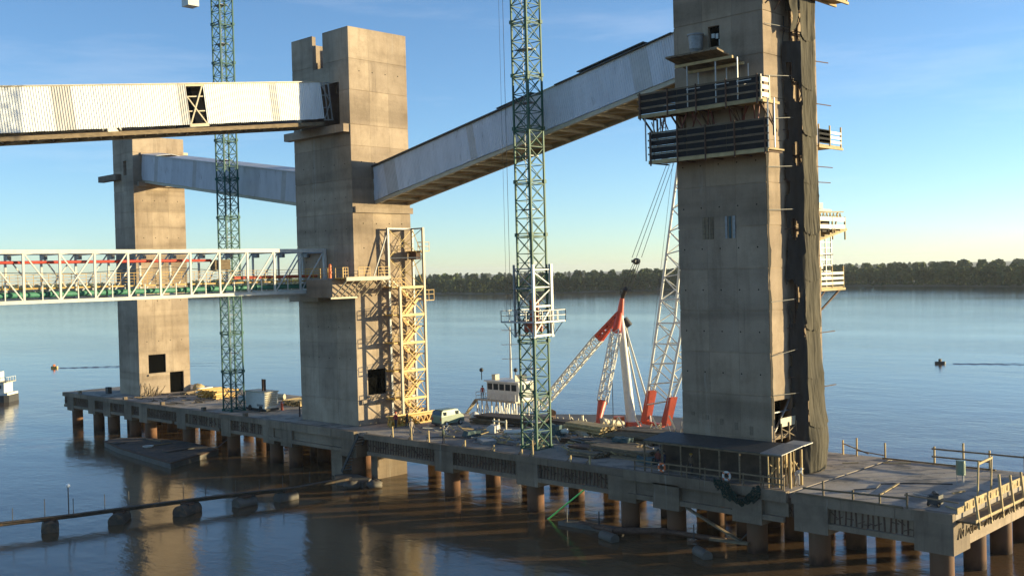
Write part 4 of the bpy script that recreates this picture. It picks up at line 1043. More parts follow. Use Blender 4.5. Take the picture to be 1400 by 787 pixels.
for (x, y, h) in ((104.0, 107.0, 8.6), (106.2, 102.5, 8.6)): mt.bar((x, y, 7.3), (x, y, h), .08).ball((x, y, h+.1), .3, 8, 5)
mt.build('radar_dome', 'dark', FC)
hw = MB()
for k in range(9): hw.tube((103.0+k*.9, 106-k*1.7, 1.4), (103.6+k*.9, 105-k*1.7, 1.9+random.uniform(0, .5)), .25, n=6)
hw.build('deck_gear', 'cream', FC)
MB().ball((104.4, 106.4, 1.9), .9, 10, 6, (1.3, .8, .7), .1).build('mooring_gear', 'orange', FC); MB().box(108.9, 109.8, 98.5, 99.2, 1.4, 2.8).tube((108.8, 98, 2.8), (109.8, 99.6, 2.8), .4, n=10).build('deck_winch', 'rust', FC)

# ================================================================ PEOPLE
def tube_chain(V, E_, R_, pts, rs, root=None):
    last = root
    for p, r in zip(pts, rs):
        V.append(Vector(p)); R_.append(r)
        if last is not None: E_.append((last, len(V)-1))
        last = len(V)-1
    return last
PM = {}
def person_mat(top, bottom, skin=(.36, .21, .14)):
    key = (top, bottom)
    if key in PM: return PM[key]
    m, n, b = new_mat('work_clothes')
    sp = n.nodes.new('ShaderNodeSeparateXYZ'); n.links.new(n.nodes.new('ShaderNodeTexCoord').outputs['Object'], sp.inputs[0])
    ab = n.nodes.new('ShaderNodeMath'); ab.operation = 'ABSOLUTE'; n.links.new(sp.outputs[1], ab.inputs[0])
    z = n.nodes.new('ShaderNodeMath'); z.operation = 'DIVIDE'; z.inputs[1].default_value = 1.8; n.links.new(sp.outputs[2], z.inputs[0])
    body = ramp(n, z.outputs[0], [(0, (.03, .025, .02)), (.065, bottom), (.53, bottom), (.535, top), (.825, top), (.83, skin)])
    for e in n.nodes:
        if e.type == 'VALTORGB': e.color_ramp.interpolation = 'CONSTANT'
    f = n.nodes.new('ShaderNodeMath'); f.operation = 'GREATER_THAN'; f.inputs[1].default_value = .215; n.links.new(ab.outputs[0], f.inputs[0])
    sl_ = ramp(n, z.outputs[0], [(0, skin), (.47, skin), (.475, top)])
    n.nodes[-1].color_ramp.interpolation = 'CONSTANT' if n.nodes[-1].type == 'VALTORGB' else None
    c = mixc(n, f.outputs[0], body, sl_); n.links.new(c, b.inputs['Base Color']); b.inputs['Roughness'].default_value = .85
    PM[key] = m; return m
def person(loc, rz, label, top=(.1, .1, .1), bottom=(.05, .06, .1), helmet='white', bend=0.0, stride=.12, raise_arm=0, group=None):
    r = thing('person', label, 'person', loc, rz, group, world=False)
    V, E_, R_ = [], [], []
    tube_chain(V, E_, R_, [(0, 0, .95)], [.145])
    tube_chain(V, E_, R_, [(0, 0, 1.12), (0.01, 0, 1.33)], [.135, .165], 0); chest = 2
    tube_chain(V, E_, R_, [(0, 0, 1.47), (.01, 0, 1.55), (.02, 0, 1.64), (.02, 0, 1.72)], [.07, .06, .10, .085], chest)
    for s in (-1, 1):
        tube_chain(V, E_, R_, [(0, s*.10, .88), (stride*s*.5+.02, s*.11, .50), (stride*s-.02, s*.11, .10), (stride*s+.10, s*.12, .04)], [.10, .07, .048, .04], 0)
        up = raise_arm if s == 1 else 0
        wr = (.16, s*.27, .90) if not up else (.32, s*.22, 1.25)
        el = (.0, s*.27, 1.15)
        e = tube_chain(V, E_, R_, [(0, s*.19, 1.42), el, wr], [.066, .05, .034], chest)
        w = Vector(wr); d = (w-Vector(el)).normalized()
        palm = tube_chain(V, E_, R_, [w+d*.05], [.030], e)
        for k, L_ in enumerate((.065, .075, .07, .055)):
            o = Vector((-.025+.017*k, 0, 0)); tube_chain(V, E_, R_, [w+d*.09+o, w+d*(.09+L_*.5)+o, w+d*(.09+L_)+o+Vector((0, -s*.02, 0))], [.009, .0085, .008], palm)
        tube_chain(V, E_, R_, [w+d*.045+Vector((.035, 0, 0)), w+d*.085+Vector((.045, 0, 0))], [.01, .009], palm)
    if bend:
        for v in V:
            if v.z > .97:
                h = v.z-.95; a = bend; x, z = v.x, h; v.x = x*math.cos(a)+z*math.sin(a)+.0; v.z = .95+z*math.cos(a)-x*math.sin(a)
    me = bpy.data.meshes.new('body'); me.from_pydata([tuple(v) for v in V], E_, [])
    b = bpy.data.objects.new('body', me); COL.objects.link(b); b.parent = r
    sk = b.modifiers.new('skin', 'SKIN'); sk.use_smooth_shade = True
    for k, rr in enumerate(R_): me.skin_vertices[0].data[k].radius = (rr, rr) if False else (rr, rr)
    me.skin_vertices[0].data[0].use_root = True
    b.modifiers.new('sub', 'SUBSURF').levels = 1; b.modifiers[-1].render_levels = 1
    me.materials.append(person_mat(top, bottom))
    hc = Vector((.02, 0, 1.71))
    if bend: h = .76; hc = Vector((.02*math.cos(bend)+h*math.sin(bend), 0, .95+h*math.cos(bend)))
    hm = MB(); hm.ball(hc, .125, 12, 8, (1.12, .95, .85)).tube(hc+Vector((.0, 0, -.02)), hc+Vector((0, 0, 0)), .15, .145, n=14); hm.build('helmet', helmet, r)
    fc = MB(); fx = Vector(hc)+Vector((.105, 0, -.085)); fc.ball(fx, .02, 6, 4, (1.2, .7, 1)); fc.ball(fx+Vector((-.01, .03, .035)), .009, 6, 4); fc.ball(fx+Vector((-.01, -.03, .035)), .009, 6, 4); fc.box(fx.x-.02, fx.x, -.02, .02, fx.z-.05, fx.z-.043)
    fc.build('face', 'plyb', r)
    return r
def me_skin_fix(): pass
person((76.2, 92.3, DK), rad(200), 'worker in a red jacket standing by the yellow girders', (.30, .03, .03), (.03, .03, .05), 'red')
person((77.6, 92.0, DK), rad(120), 'worker in black clothes standing between two others by the yellow girders', (.025, .025, .03), (.03, .03, .04), 'dark')
person((73.6, 86.6, DK), rad(-100), 'worker in pale beige overalls walking on the open deck by the posts', (.42, .33, .24), (.38, .30, .22), 'cream', stride=.2)
person((71.9, 79.7, DK), rad(-60), 'lone worker in dark green clothes at the quay edge below the van', (.06, .075, .05), (.02, .022, .03), 'cream', stride=.05)
person((104.0, 106.9, 4.75), rad(230), 'crewman in a red jacket standing outside the wheelhouse', (.35, .04, .02), (.03, .035, .06), 'dark')
person((74.0, 41.6, DK), rad(-120), 'worker in pale blue bending over at the open end of the shelter', (.40, .45, .52), (.45, .42, .38), 'white', bend=.9, raise_arm=1)
person((73.0, 54.0, DK), rad(180), 'worker in a red brown jacket under the left end of the shelter', (.18, .045, .03), (.03, .03, .04), 'dark')
person((72.7, 53.2, DK), rad(160), 'worker in navy blue clothes under the shelter beside the orange life ring', (.02, .025, .05), (.02, .025, .05), 'dark')
person((72.9, 50.6, DK), rad(170), 'worker in dull brown clothes further inside the shelter', (.12, .08, .05), (.05, .04, .035), 'yellow')

# ================================================================ THINGS ON THE DECK
# generator
G = thing('generator', 'white trailer generator with louvred end and two exhaust stacks beside the green crane', 'generator', (77.0, 120, DK))
MB().box(75.9, 77.9, 118.0, 122.4, 5.55, 7.6).build('housing', 'white', G)
MB().box(75.8, 78.0, 117.9, 122.5, 7.6, 7.72).build('roof', 'cream', G)
for k in range(6): MB().add([(76.0, 117.98, 5.9+k*.27), (77.75, 117.98, 5.9+k*.27), (77.75, 117.86, 5.93+k*.27), (76.0, 117.86, 5.93+k*.27), (76.0, 117.98, 6.08+k*.27), (77.75, 117.98, 6.08+k*.27)], [(0,1,2,3),(3,2,5,4),(0,3,4),(1,5,2)]).build('louvre', 'cream', G)
for y in (119.4, 119.9): MB().tube((76.9, y, 7.7), (76.9, y, 9.2), .14, n=8).build('exhaust_stack', 'rust', G)
MB().box(75.95, 77.85, 117.7, 122.6, 5.3, 5.55).build('chassis', 'dark', G)
for y in (118.9, 121.4):
    for x in (75.9, 77.9): MB().tube((x-.1, y, 5.55), (x+.1, y, 5.55), .35, n=14).build('wheel', 'tyre', G)
MB().box(75.88, 75.9, 118.4, 119.8, 5.8, 6.1).build('panel', 'steel', G)
tag(MB().tube((78.2, 117.6, DK), (78.2, 117.6, 6.1), .17, n=10).tube((78.2, 117.6, 6.1), (78.2, 117.6, 6.3), .08, n=8).build('gas_bottle', 'red'), 'small red gas bottle at the end of the white generator', 'gas bottle')
# van
Vn = thing('parked_van', 'small pale green van parked beside the yellow girders, seen from behind', 'van', (81.5, 89.3, DK))
vb = MB(); prof = [(79.6, 5.5), (79.6, 6.3), (79.72, 6.85), (79.85, 6.95), (82.1, 6.97), (82.55, 6.45), (82.95, 6.25), (83.05, 5.95), (83.05, 5.5)]
for (y0, y1) in ((88.45, 90.15),):
    n = len(prof); vb.add([(x, y0+(.08 if z > 6.6 else 0), z) for x, z in prof]+[(x, y1-(.08 if z > 6.6 else 0), z) for x, z in prof],
        [tuple(range(n)), tuple(range(n, 2*n))[::-1]]+[(k, n+k, n+(k+1) % n, (k+1) % n) for k in range(n)])
vb.build('body', 'van', Vn)
MB().box(80.0, 82.0, 88.6, 90.0, 6.97, 7.03).build('roof_panel', 'van', Vn)
MB().add([(79.60, 88.65, 6.5), (79.60, 89.95, 6.5), (79.73, 89.9, 6.98), (79.73, 88.7, 6.98)], [(0, 1, 2, 3)]).add([(79.57, 88.65, 6.5), (79.57, 89.95, 6.5), (79.70, 89.9, 6.98), (79.70, 88.7, 6.98)], [(3, 2, 1, 0)]).build('rear_window', 'glass', Vn)
for x0, x1 in ((79.95, 80.35), (81.75, 82.2)): MB().box(x0, x1, 88.43, 88.46, 6.42, 6.8).build('side_window', 'glass', Vn)
for x in (80.3, 82.4):
    for y in (88.45, 90.15): w_ = MB().tube((x, y-.09, 5.5), (x, y+.09, 5.5), .31, n=16).build('wheel', 'tyre', Vn); MB().tube((x, y-.11, 5.5), (x, y-.1+.22, 5.5), .17, n=12).build('hub_cap', 'white', w_)
MB().box(79.5, 79.6, 88.5, 90.1, 5.45, 5.62).build('bumper', 'dark', Vn)
for y in (88.6, 89.95): MB().box(79.57, 79.6, y-.08, y+.08, 5.9, 6.2).build('tail_light', 'red', Vn)
# bulk bags
for k, (x, y, s, lb) in enumerate(((84.7, 88.5, .62, 'larger pale bulk bag heaped behind the green van'), (85.5, 87.7, .5, 'smaller pale bulk bag on the river side of the bag heap'))):
    tag(MB().ball((x, y, DK+s*.85), s, 14, 10, (1.1, .95, 1), .07).build('bulk_bag', 'bag'), lb, 'bag')
# yellow girders
gm = MB()
for z in (.08, .95): gm.bar((0, 0, z), (8.0, 0, z), .12, .14)
for k in range(10): gm.bar((k*.8, 0, .1), (k*.8+.4, 0, .95), .09).bar((k*.8+.4, 0, .95), (k*.8+.8, 0, .1), .09)
gme = shared(gm, 'formwork_girder', 'yellow')
for k in range(5):
    o = bpy.data.objects.new('formwork_girder', gme); COL.objects.link(o); o.location = (75.9+k*.12, 92.9+k*.26, DK+.02+k*.03); o.rotation_euler = (rad(random.uniform(-14, 10)), 0, rad(-1.5+random.uniform(-1, 1)))
    tag(o, ('front', 'second', 'middle', 'fourth', 'rearmost')[k]+' yellow lattice girder in the row lying at the foot of the middle tower', 'girder', 'yellow lattice girders')
bd = thing('yellow_formwork_stack', 'stack of yellow formwork beams beside the foot of the green crane', 'beam stack', (80.5, 139, DK))
for k in range(24):
    MB().bar((79.6+random.uniform(-.2, .2), 136.2+(k % 6)*.95, DK+.15+(k//6)*.32), (83.2+random.uniform(-.3, .2), 136.5+(k % 6)*.95+random.uniform(-.3, .3), DK+.15+(k//6)*.32), .18, .24).build('beam', 'yellow', bd)
bd = thing('yellow_timber_stack', 'low stack of sunlit yellow timbers behind the white generator', 'timber stack', (84, 121, DK))
for k in range(18):
    MB().bar((81.3+random.uniform(-.3, .3), 118.6+(k % 6)*.65, DK+.12+(k//6)*.25), (88.2+random.uniform(-.4, .4), 119.6+(k % 6)*.65, DK+.12+(k//6)*.25+random.uniform(0, .1)), .22).build('beam', 'timber_y', bd)
def wedge(pts, z0, z1, nm, mat, lb, cat): return tag(MB().poly(pts, z0, z1).build(nm, mat), lb, cat)
# plank stacks and logs
def stack(lb, x, y, L_, n, layers, az, mat, w=.28, t=.16, sp=1.0, nm='plank_stack', cat='plank stack', jitter=.15):
    r = thing(nm, lb, cat, (x, y, DK), az, world=False)
    me = shared(MB().box(-L_/2, L_/2, -w/2, w/2, 0, t), 'plank', mat)
    for a in (-.35, .35): MB().box(a*L_-.08, a*L_+.08, -n*w*sp/2, n*w*sp/2, 0, .1).build('bearer', 'timber', r)
    for l in range(layers):
        for k in range(n-(l % 2)*1):
            o = bpy.data.objects.new('plank', me); COL.objects.link(o); o.parent = r
            o.location = (random.uniform(-jitter, jitter)*2, (k-(n-1)/2)*w*sp*1.04, .1+l*(t+.015)); o.rotation_euler = (0, 0, rad(random.uniform(-1, 1)*jitter*10))
    return r
stack('long stack of planks on the near deck, left of the shelter', 76.6, 60.6, 7.0, 7, 4, rad(88), 'timber')
stack('high stack of planks at the river side of the deck behind the blue tarpaulin bundle', 84.6, 71.4, 6.0, 7, 6, rad(80), 'timber_y')
stack('broad plank stack in front of the floating crane mast', 86.5, 65.0, 6.5, 9, 4, rad(92), 'timber')
stack('dark plank stack just left of the right tower, at the river side', 86.8, 58.5, 7.0, 9, 5, rad(88), 'timber')
stack('low spread of planks between the green crane foot and the plank stacks', 80.4, 68.0, 5.0, 6, 2, rad(100), 'plyb', .35)
stack('orange brown board stack on the near deck beside the green crane', 76.4, 65.2, 2.6, 5, 3, rad(95), 'rust', .3)
stack('dark brown plank pile along the river side behind the white blocks', 85.5, 83.0, 9.0, 8, 5, rad(96), 'plyb', .32)
stack('second dark plank pile along the river side nearer the green crane', 86.8, 76.0, 5.0, 6, 4, rad(84), 'plyb', .32)
stack('plank pile lying against the shaded face of the right tower above the shelter', 80.0, 55.6, 5.0, 6, 4, rad(20), 'timber')
stack('flat olive plank stack on the near deck between crane foot and shelter', 79.2, 63.6, 5.4, 8, 3, rad(86), 'timber')
stack('short brown plank stack close behind the near edge right of the green crane', 74.6, 63.2, 3.2, 5, 2, rad(92), 'timber')
stack('stack of dark boards beside the van on the open deck', 84.6, 85.8, 4.0, 6, 3, rad(100), 'timber')
stack('small sunlit plank pile on the deck by the far left tower corner', 81.5, 147.0, 3.4, 5, 2, rad(30), 'timber', .25)
# logs
lg = thing('log_pile', 'pile of dark logs lying beside the plank stacks near the floating crane', 'log pile', (83.5, 67, DK))
for k in range(7):
    a = Vector((82.0+(k % 4)*.55, 66.8, DK+.25+(k//4)*.45)); MB().tube(a, a+Vector((.3+random.uniform(-.2, .2), -5.2, random.uniform(-.02, .1))), .24, n=9).build('log', 'timber', lg)
# cream blocks catching the sun
for k, (x, y, dx, dy, h, rz, mt, lb) in enumerate((
    (79.9, 80.6, 1.4, .9, .8, 20, 'bag', 'pale wrapped block left of the trestle frame on the deck'),
    (77.0, 81.0, 1.6, 1.1, .55, -12, 'tarp', 'low grey blue covered block in front of the pale block'),
    (83.6, 71.6, .5, 2.4, .5, -30, 'cream', 'cream beam bundle end beside the green crane foot, upper one'),
    (82.9, 70.6, .5, 2.2, .45, -36, 'cream', 'cream beam bundle end beside the green crane foot, lower one'),
    (81.6, 73.4, 1.1, 2.0, 1.2, -8, 'tarp', 'blue green tarpaulin bundle behind the green crane foot'),
    (80.0, 63.4, 1.1, 1.7, 1.0, 10, 'tarp', 'blue tarpaulin bundle among the plank stacks by the shelter'),
    (78.0, 73.2, 3.6, 1.2, .7, 30, 'tarp', 'dark tarpaulin covered heap left of the green crane legs'),
    (74.9, 76.6, 2.6, 1.4, .35, 60, 'steel', 'flat grey sheet stack near the quay edge left of the green crane'),
    (75.2, 56.8, 2.0, .8, .5, 84, 'tarp', 'small blue covered bundle close to the left end of the shelter'))):
    m = bmesh.new(); bmesh.ops.create_cube(m, size=1); bmesh.ops.scale(m, vec=(dx, dy, h), verts=m.verts); bmesh.ops.subdivide_edges(m, edges=m.edges, cuts=3, use_grid_fill=True)
    for v in m.verts:
        if mt in ('tarp', 'bag'): v.co += Vector((N(v.co.x*2+k, v.co.y*2, v.co.z*2), N(v.co.y*2, k, v.co.x*2), N(k, v.co.x*1.5, v.co.y*1.5)*(1.0 if v.co.z > 0 else 0)))*.22
        v.co.z = max(-h/2, v.co.z)
    me = bpy.data.meshes.new('deck_block'); m.to_mesh(me); m.free(); me.materials.append(M[mt])
    nm = {'bag': 'wrapped_block', 'tarp': 'tarpaulin_bundle', 'cream': 'beam_bundle', 'steel': 'sheet_stack'}[mt]
    o = bpy.data.objects.new(nm, me); COL.objects.link(o); o.location = (x, y, DK+h/2+.01); o.rotation_euler = (0, 0, rad(rz)); tag(o, lb, {'bag': 'block', 'tarp': 'tarpaulin', 'cream': 'beam bundle', 'steel': 'sheet stack'}[mt])
# white pipes / beams lying through the crane legs
for k, (p, q, r_, lb) in enumerate((((79.6, 78.6, 5.5), (81.8, 71.8, 5.9), .26, 'long white pipe lying behind the green crane legs'),
    ((77.2, 79.6, 5.35), (78.6, 74.6, 5.4), .13, 'thin cream pipe nearest the quay edge left of the green crane'),
    ((78.2, 77.2, 5.4), (80.4, 71.6, 5.45), .15, 'cream pipe running between the tarpaulin and the green crane'))):
    tag(MB().tube(p, q, r_, n=10).build('steel_pipe', 'white' if k == 0 else 'cream'), lb, 'pipe')
TR = thing('trestle', 'small cream trestle frame standing on the deck left of the green crane', 'trestle', (80.6, 80.3, DK))
MB().bar((80.6, 81.4, DK+1.15), (80.6, 79.3, DK+1.15), .16).build('top_bar', 'cream', TR)
for y in (81.2, 80.5, 79.4): MB().bar((80.6, y, DK), (80.6, y, DK+1.4), .14).build('leg', 'cream', TR)
# scatter: short offcuts of timber and steel over the working deck (uncountable litter)
sc_ = MB(); sd_ = MB()
for k in range(420):
    y = random.choice((random.uniform(54, 91), random.uniform(56, 78))); x = random.uniform(74.5, 88.5)
    if 73 < x < 84 and 93 < y: continue
    if 71.9 < x < 84.5 and 87.5 < y < 93: continue
    a = random.uniform(0, math.pi); l = random.uniform(.4, 2.2); t = sc_ if random.random() < .55 else sd_
    z = DK+.06+random.uniform(0, .25); t.bar((x, y, z), (x+l*math.cos(a), y+l*math.sin(a), z+random.uniform(-.02, .35)), random.uniform(.06, .16))
tag(sc_.build('timber_offcuts', 'timber_y'), 'loose timber offcuts littering the deck round the green crane', 'offcuts', kind='stuff')
tag(sd_.build('steel_offcuts', 'steel'), 'loose grey steel scraps littering the deck round the green crane', 'scrap', kind='stuff')
sp = MB()
for k in range(26):
    y = random.uniform(62, 82); x = 88.6; h = random.uniform(.3, 1.3); sp.bar((x, y, DK), (x+random.uniform(-.3, .3), y+random.uniform(-.8, .8), DK+h), .09)
for k in range(5): sp.bar((87.5, 71-k*2.2, DK+.3), (89.5, 73.5-k*2.2, DK+1.1+.2*k), .14)
tag(sp.build('leaning_timbers', 'cream'), 'pale timbers and rods leaning along the river edge of the deck', 'timbers', kind='stuff')
rb = MB()
for k in range(60):
    y = random.uniform(55, 61); x = random.uniform(84.5, 88); rb.bar((x, y, DK+.2), (x+random.uniform(-1, 1), y+random.uniform(-1, 1), DK+random.uniform(.8, 2.6)), .07)
tag(rb.build('rebar_tangle', 'steel'), 'tangle of grey rods and ties left of the right tower foot', 'rebar', kind='stuff')
q_ = MB()
for k in range(26):
    x, y = random.uniform(75.2, 77.9), random.uniform(148.6, 150.8); q_.bar((x, y, DK), (x+random.uniform(-.5, 1.2), y+random.uniform(-.4, .4), DK+random.uniform(.5, 2.2)), .07)
for k in range(60):
    x, y = random.uniform(73, 84), random.uniform(134, 150); a = random.uniform(0, 3.1); q_.bar((x, y, DK+.06), (x+math.cos(a)*1.3, y+math.sin(a)*1.3, DK+random.uniform(.08, .3)), .1)
tag(q_.build('bent_rods', 'timber'), 'bent rods and scraps scattered at the foot of the far left tower', 'scrap', kind='stuff')
for (x, y, L_, rz, lb) in ((83.6, 146.2, 2.6, 12, 'upper white board on trestles between the far left tower and the yellow stack'), (80.8, 141.8, 2.0, -8, 'lower white board between the far left tower and the yellow stack')):
    r = thing('board_on_trestle', lb, 'board', (x, y, DK), rad(rz), world=False)
    MB().box(-L_/2, L_/2, -.35, .35, .65, .8).build('board', 'white', r); MB().bar((-.8, 0, 0), (-.8, 0, .65), .1).bar((.8, 0, 0), (.8, 0, .65), .1).build('leg', 'timber', r)
tag(MB().tube((77.4, 126.4, 6.2), (79.2, 122.8, 6.5), .42, n=12).build('white_tank', 'white'), 'white horizontal tank lying between the green crane and the generator', 'tank')
tag(MB().tube((82.2, 127.6, 5.8), (83.6, 125.0, 5.9), .4, n=12).build('cream_drum', 'cream'), 'cream drum lying behind the white generator', 'drum')
tag(MB().box(74.3, 74.9, 158.6, 159.5, DK, 6.2).build('deck_box', 'dark'), 'small dark box on the deck at the left of the far left tower', 'box')
yh = MB(); yh.ball((85.0, 150.5, DK+.3), .8, 10, 5, (1.2, 1, .9), .2)
tag(yh.build('yellow_tarpaulin', 'timber_y'), 'crumpled yellow tarpaulin against the far left tower right corner', 'tarpaulin')
# painted posts along the quay edge
PO = [(87.3, 1.15), (84.3, 1.3), (81.6, 1.2), (76.3, .7), (72.3, .6), (68.6, .55), (67.2, 1.5), (62.6, .6), (60.4, .8)]
for k, (y, h) in enumerate(PO):
    o = thing('edge_post', ('tall pale post at the quay edge, %s' % w) if h > 1 else 'short pale stub post at the quay edge, '+w, 'post', (71.65, y, DK), group='posts along the quay edge') if (w := ('leftmost, in front of the girders', 'second from the left, under the beige worker', 'third from the left, before the lone worker', 'first right of the lone worker', 'midway between lone worker and green crane', 'just left of the green crane foot', 'against the green crane foot', 'first right of the green crane', 'second right of the green crane')[k]) else None
    MB().bar((71.65, y, DK), (71.65+random.uniform(-.05, .05), y+random.uniform(-.05, .05), DK+h), .12).build('shaft', 'timber_y', o)
    MB().bar((71.65, y, DK), (71.65, y+.5, DK+.02), .1).bar((71.62, y+.42, DK+.04), (71.65, y+.05, DK+.5), .07).build('foot', 'timber', o)
# railing on the left part of the slab beyond the middle tower
rr = thing('pipe_trestle', 'low rusty frame standing by the shaded foot of the middle tower', 'frame', (75, 109.6, DK))
for y in (108.9, 109.9): MB().bar((75.6, y, DK), (75.6, y, DK+1.9), .12).build('leg', 'rust', rr)
MB().bar((75.6, 108.9, DK+1.2), (75.6, 109.9, DK+1.2), .1).build('rail', 'rust', rr)

# ---- end platform of the quay (right)
FR = thing('edge_railing', 'timber railing along the near edge of the right end platform', 'railing', (71.3, 33, DK))
for y, h in ((38.0, 1.25), (35.7, .85), (33.7, .85), (31.75, 1.15)): MB().bar((71.32, y, DK-.3), (71.3, y, DK+h), .12).build('post', 'timber', FR)
MB().bar((71.25, 39.6, 5.75), (71.25, 31.7, 5.95), .07, .13).build('rail', 'timber', FR); MB().bar((71.25, 31.9, 6.2), (71.5, 28.3, 6.05), .06, .09).build('rail', 'timber', FR)
MB().bar((71.2, 40.2, 5.3), (71.2, 32, 5.32), .08, .14).build('rail', 'timber', FR)
BR = thing('edge_railing', 'timber railing along the river edge of the right end platform', 'railing', (88.6, 33, DK))
for y, h in ((37.0, 1.5), (34.6, 2.0), (32.5, 1.6), (29.8, 1.5)): MB().bar((88.6, y, DK), (88.6, y, DK+h), .13).build('post', 'timber_y', BR)
for z, ye in ((6.5, 27.0), (5.85, 32.5)): MB().bar((88.55, 37.2, z), (88.55, ye, z+.02), .07, .13).build('rail', 'timber', BR)
MB().bar((88.5, 41.5, 5.28), (88.5, 32.0, 5.28), .14, .12).build('rail', 'timber', BR)
B2 = thing('edge_railing', 'broken railing posts at the river edge just right of the netting', 'railing', (88.6, 43.5, DK))
for y, h in ((45.2, 1.3), (43.9, 1.6), (41.3, 1.4)): MB().bar((88.6, y, DK), (88.6, y, DK+h), .12).build('post', 'timber_y', B2)
MB().bar((88.6, 45.2, 6.2), (88.6, 42.8, 5.5), .08).bar((88.6, 43.9, 5.7), (88.6, 41.3, 5.5), .08).build('rail', 'timber', B2)
# walkway with yellow boards at the quay end
EW = thing('end_walkway', 'hung walkway with cream guard boards along the right end of the quay', 'walkway', (80, 28, 4.6))
for k in range(8):
    x = 71.8+k*2.15
    MB().box(x, x+2.1, 27.3, 28.5, 4.75, 4.82).build('deck_board', 'timber', EW)
    MB().box(x, x+2.1, 28.5, 28.56, 5.2, 5.62).build('guard_board', 'timber_y', EW)
    MB().box(x, x+2.1, 28.0, 28.05, 5.85, 6.12).build('top_rail', 'timber_y', EW)
    MB().box(x, x+2.1, 27.28, 27.36, 4.82, 4.98).build('toe_board', 'timber_y', EW)
for k in range(8):
    x = 72.3+k*2.15; h = (6.5, 6.2, 7.3, 6.9, 6.8, 6.7, 6.8, 6.7)[k]
    MB().bar((x, 27.25, 4.3), (x, 27.5, h), .14).build('post', 'timber_y', EW)
    MB().box(x-.1, x+.1, 27.2, 28.55, 4.58, 4.74).build('outrigger', 'timber', EW)
for k in range(16): MB().bar((72.2+k*1.05, 28.0, 5.62), (72.2+k*1.05, 28.0, 6.0), .07).build('baluster', 'timber', EW)
TF = thing('timber_portal', 'tall thin timber portal frame standing over the end walkway', 'frame', (77.1, 28.6, DK))
for x in (76.4, 78.9): MB().bar((x, 28.9, DK), (x, 28.8, 8.1), .1).build('leg', 'timber_y', TF)
MB().bar((76.35, 28.8, 7.9), (78.95, 28.8, 8.0), .1, .15).build('crossbar', 'timber_y', TF)
WB = thing('pressure_tank', 'small green drum on thin legs standing on the right end platform', 'drum', (81.4, 32.0, DK))
MB().tube((81.4, 32.0, 6.0), (81.4, 32.0, 7.1), .34, n=14).build('drum', 'van', WB)
for a in range(3): MB().bar((81.4+.28*math.cos(a*2.1), 32+.28*math.sin(a*2.1), DK), (81.4+.28*math.cos(a*2.1), 32+.28*math.sin(a*2.1), 6.05), .05).build('leg', 'galv', WB)
CB = thing('compressor', 'small dark machine with a pale board beside it near the platform corner', 'machine', (73.6, 30.4, DK))
MB().box(73.1, 73.9, 30.3, 31.1, 5.35, 6.0).build('housing', 'dark', CB); MB().tube((73.3, 30.5, 6.0), (73.8, 30.9, 6.05), .16, n=8).build('motor', 'dark', CB)
for y in (30.35, 31.05): MB().tube((73.2, y-.05, 5.38), (73.2, y+.05, 5.38), .18, n=10).build('wheel', 'tyre', CB)
MB().bar((73.2, 30.9, 5.9), (72.4, 31.8, 6.15), .05).build('handle', 'galv', CB)
for p, q, w, lb in (((74.6, 35.2, 5.27), (79.0, 35.8, 5.29), .16, 'long pale plank lying across the middle of the right end platform'), ((73.6, 30.0, 5.27), (73.0, 28.9, 5.28), .13, 'short pale plank beside the dark machine'), ((78.0, 31.3, 5.27), (79.2, 30.9, 5.28), .15, 'short pale plank near the green drum'), ((84.5, 43.2, 5.27), (85.4, 42.2, 5.27), .12, 'small pale lath near the netting at the platform start'), ((86.6, 40.6, 5.27), (87.6, 38.6, 5.3), .2, 'brown plank at the river edge of the platform')):
    tag(MB().bar(p, q, w, .07).build('loose_plank', 'timber_y'), lb, 'plank')
for pts, lb in (([(75.0, 37.5, 5.25), (76.4, 36.4, 5.25), (78.2, 36.9, 5.25), (80.0, 35.0, 5.25), (81.3, 32.6, 5.25)], 'thin dark hose snaking across the right end platform to the green drum'), ([(73.4, 84.0, 5.25), (75.2, 82.4, 5.25), (76.0, 79.5, 5.25), (74.6, 76.8, 5.25), (75.0, 73.0, 5.25)], 'thin dark hose lying along the open deck left of the green crane')):
    tag(MB().path(pts, .045, 6).build('hose', 'dark'), lb, 'hose')
# access stair from the quay gap down to the water
AS = thing('access_stair', 'steep steel stair dropping from the quay gap to the water', 'stair', (71.2, 92.6, .5))
s_ = MB(); 
for x in (70.9, 72.1): s_.bar((x, 92.2, DK), (x, 95.4, .8), .08, .3)
s_.build('stringer', 'dark', AS)
for k in range(12):
    t = (k+.5)/12; MB().box(70.95, 72.05, 92.2+3.2*t-.14, 92.2+3.2*t+.14, DK-4.4*t-.03, DK-4.4*t+.02).build('tread', 'steel', AS)
tag(MB().poly([(69.3, 89.6), (71.2, 90.6), (72.0, 94.6), (70.2, 95.8), (68.4, 93)], -.4, .55).build('landing_float', 'hull'), 'small grey landing float at the foot of the steel stair', 'float')
for x, y, lb in ((68.4, 90.2, 'grey tarpaulin heap left of the landing float'), (70.1, 88.6, 'grey tarpaulin heap right of the landing float')):
    tag(MB().ball((x, y, .35), .8, 12, 7, (1.2, 1, .6), .2).build('tarpaulin_heap', 'hull'), lb, 'tarpaulin')

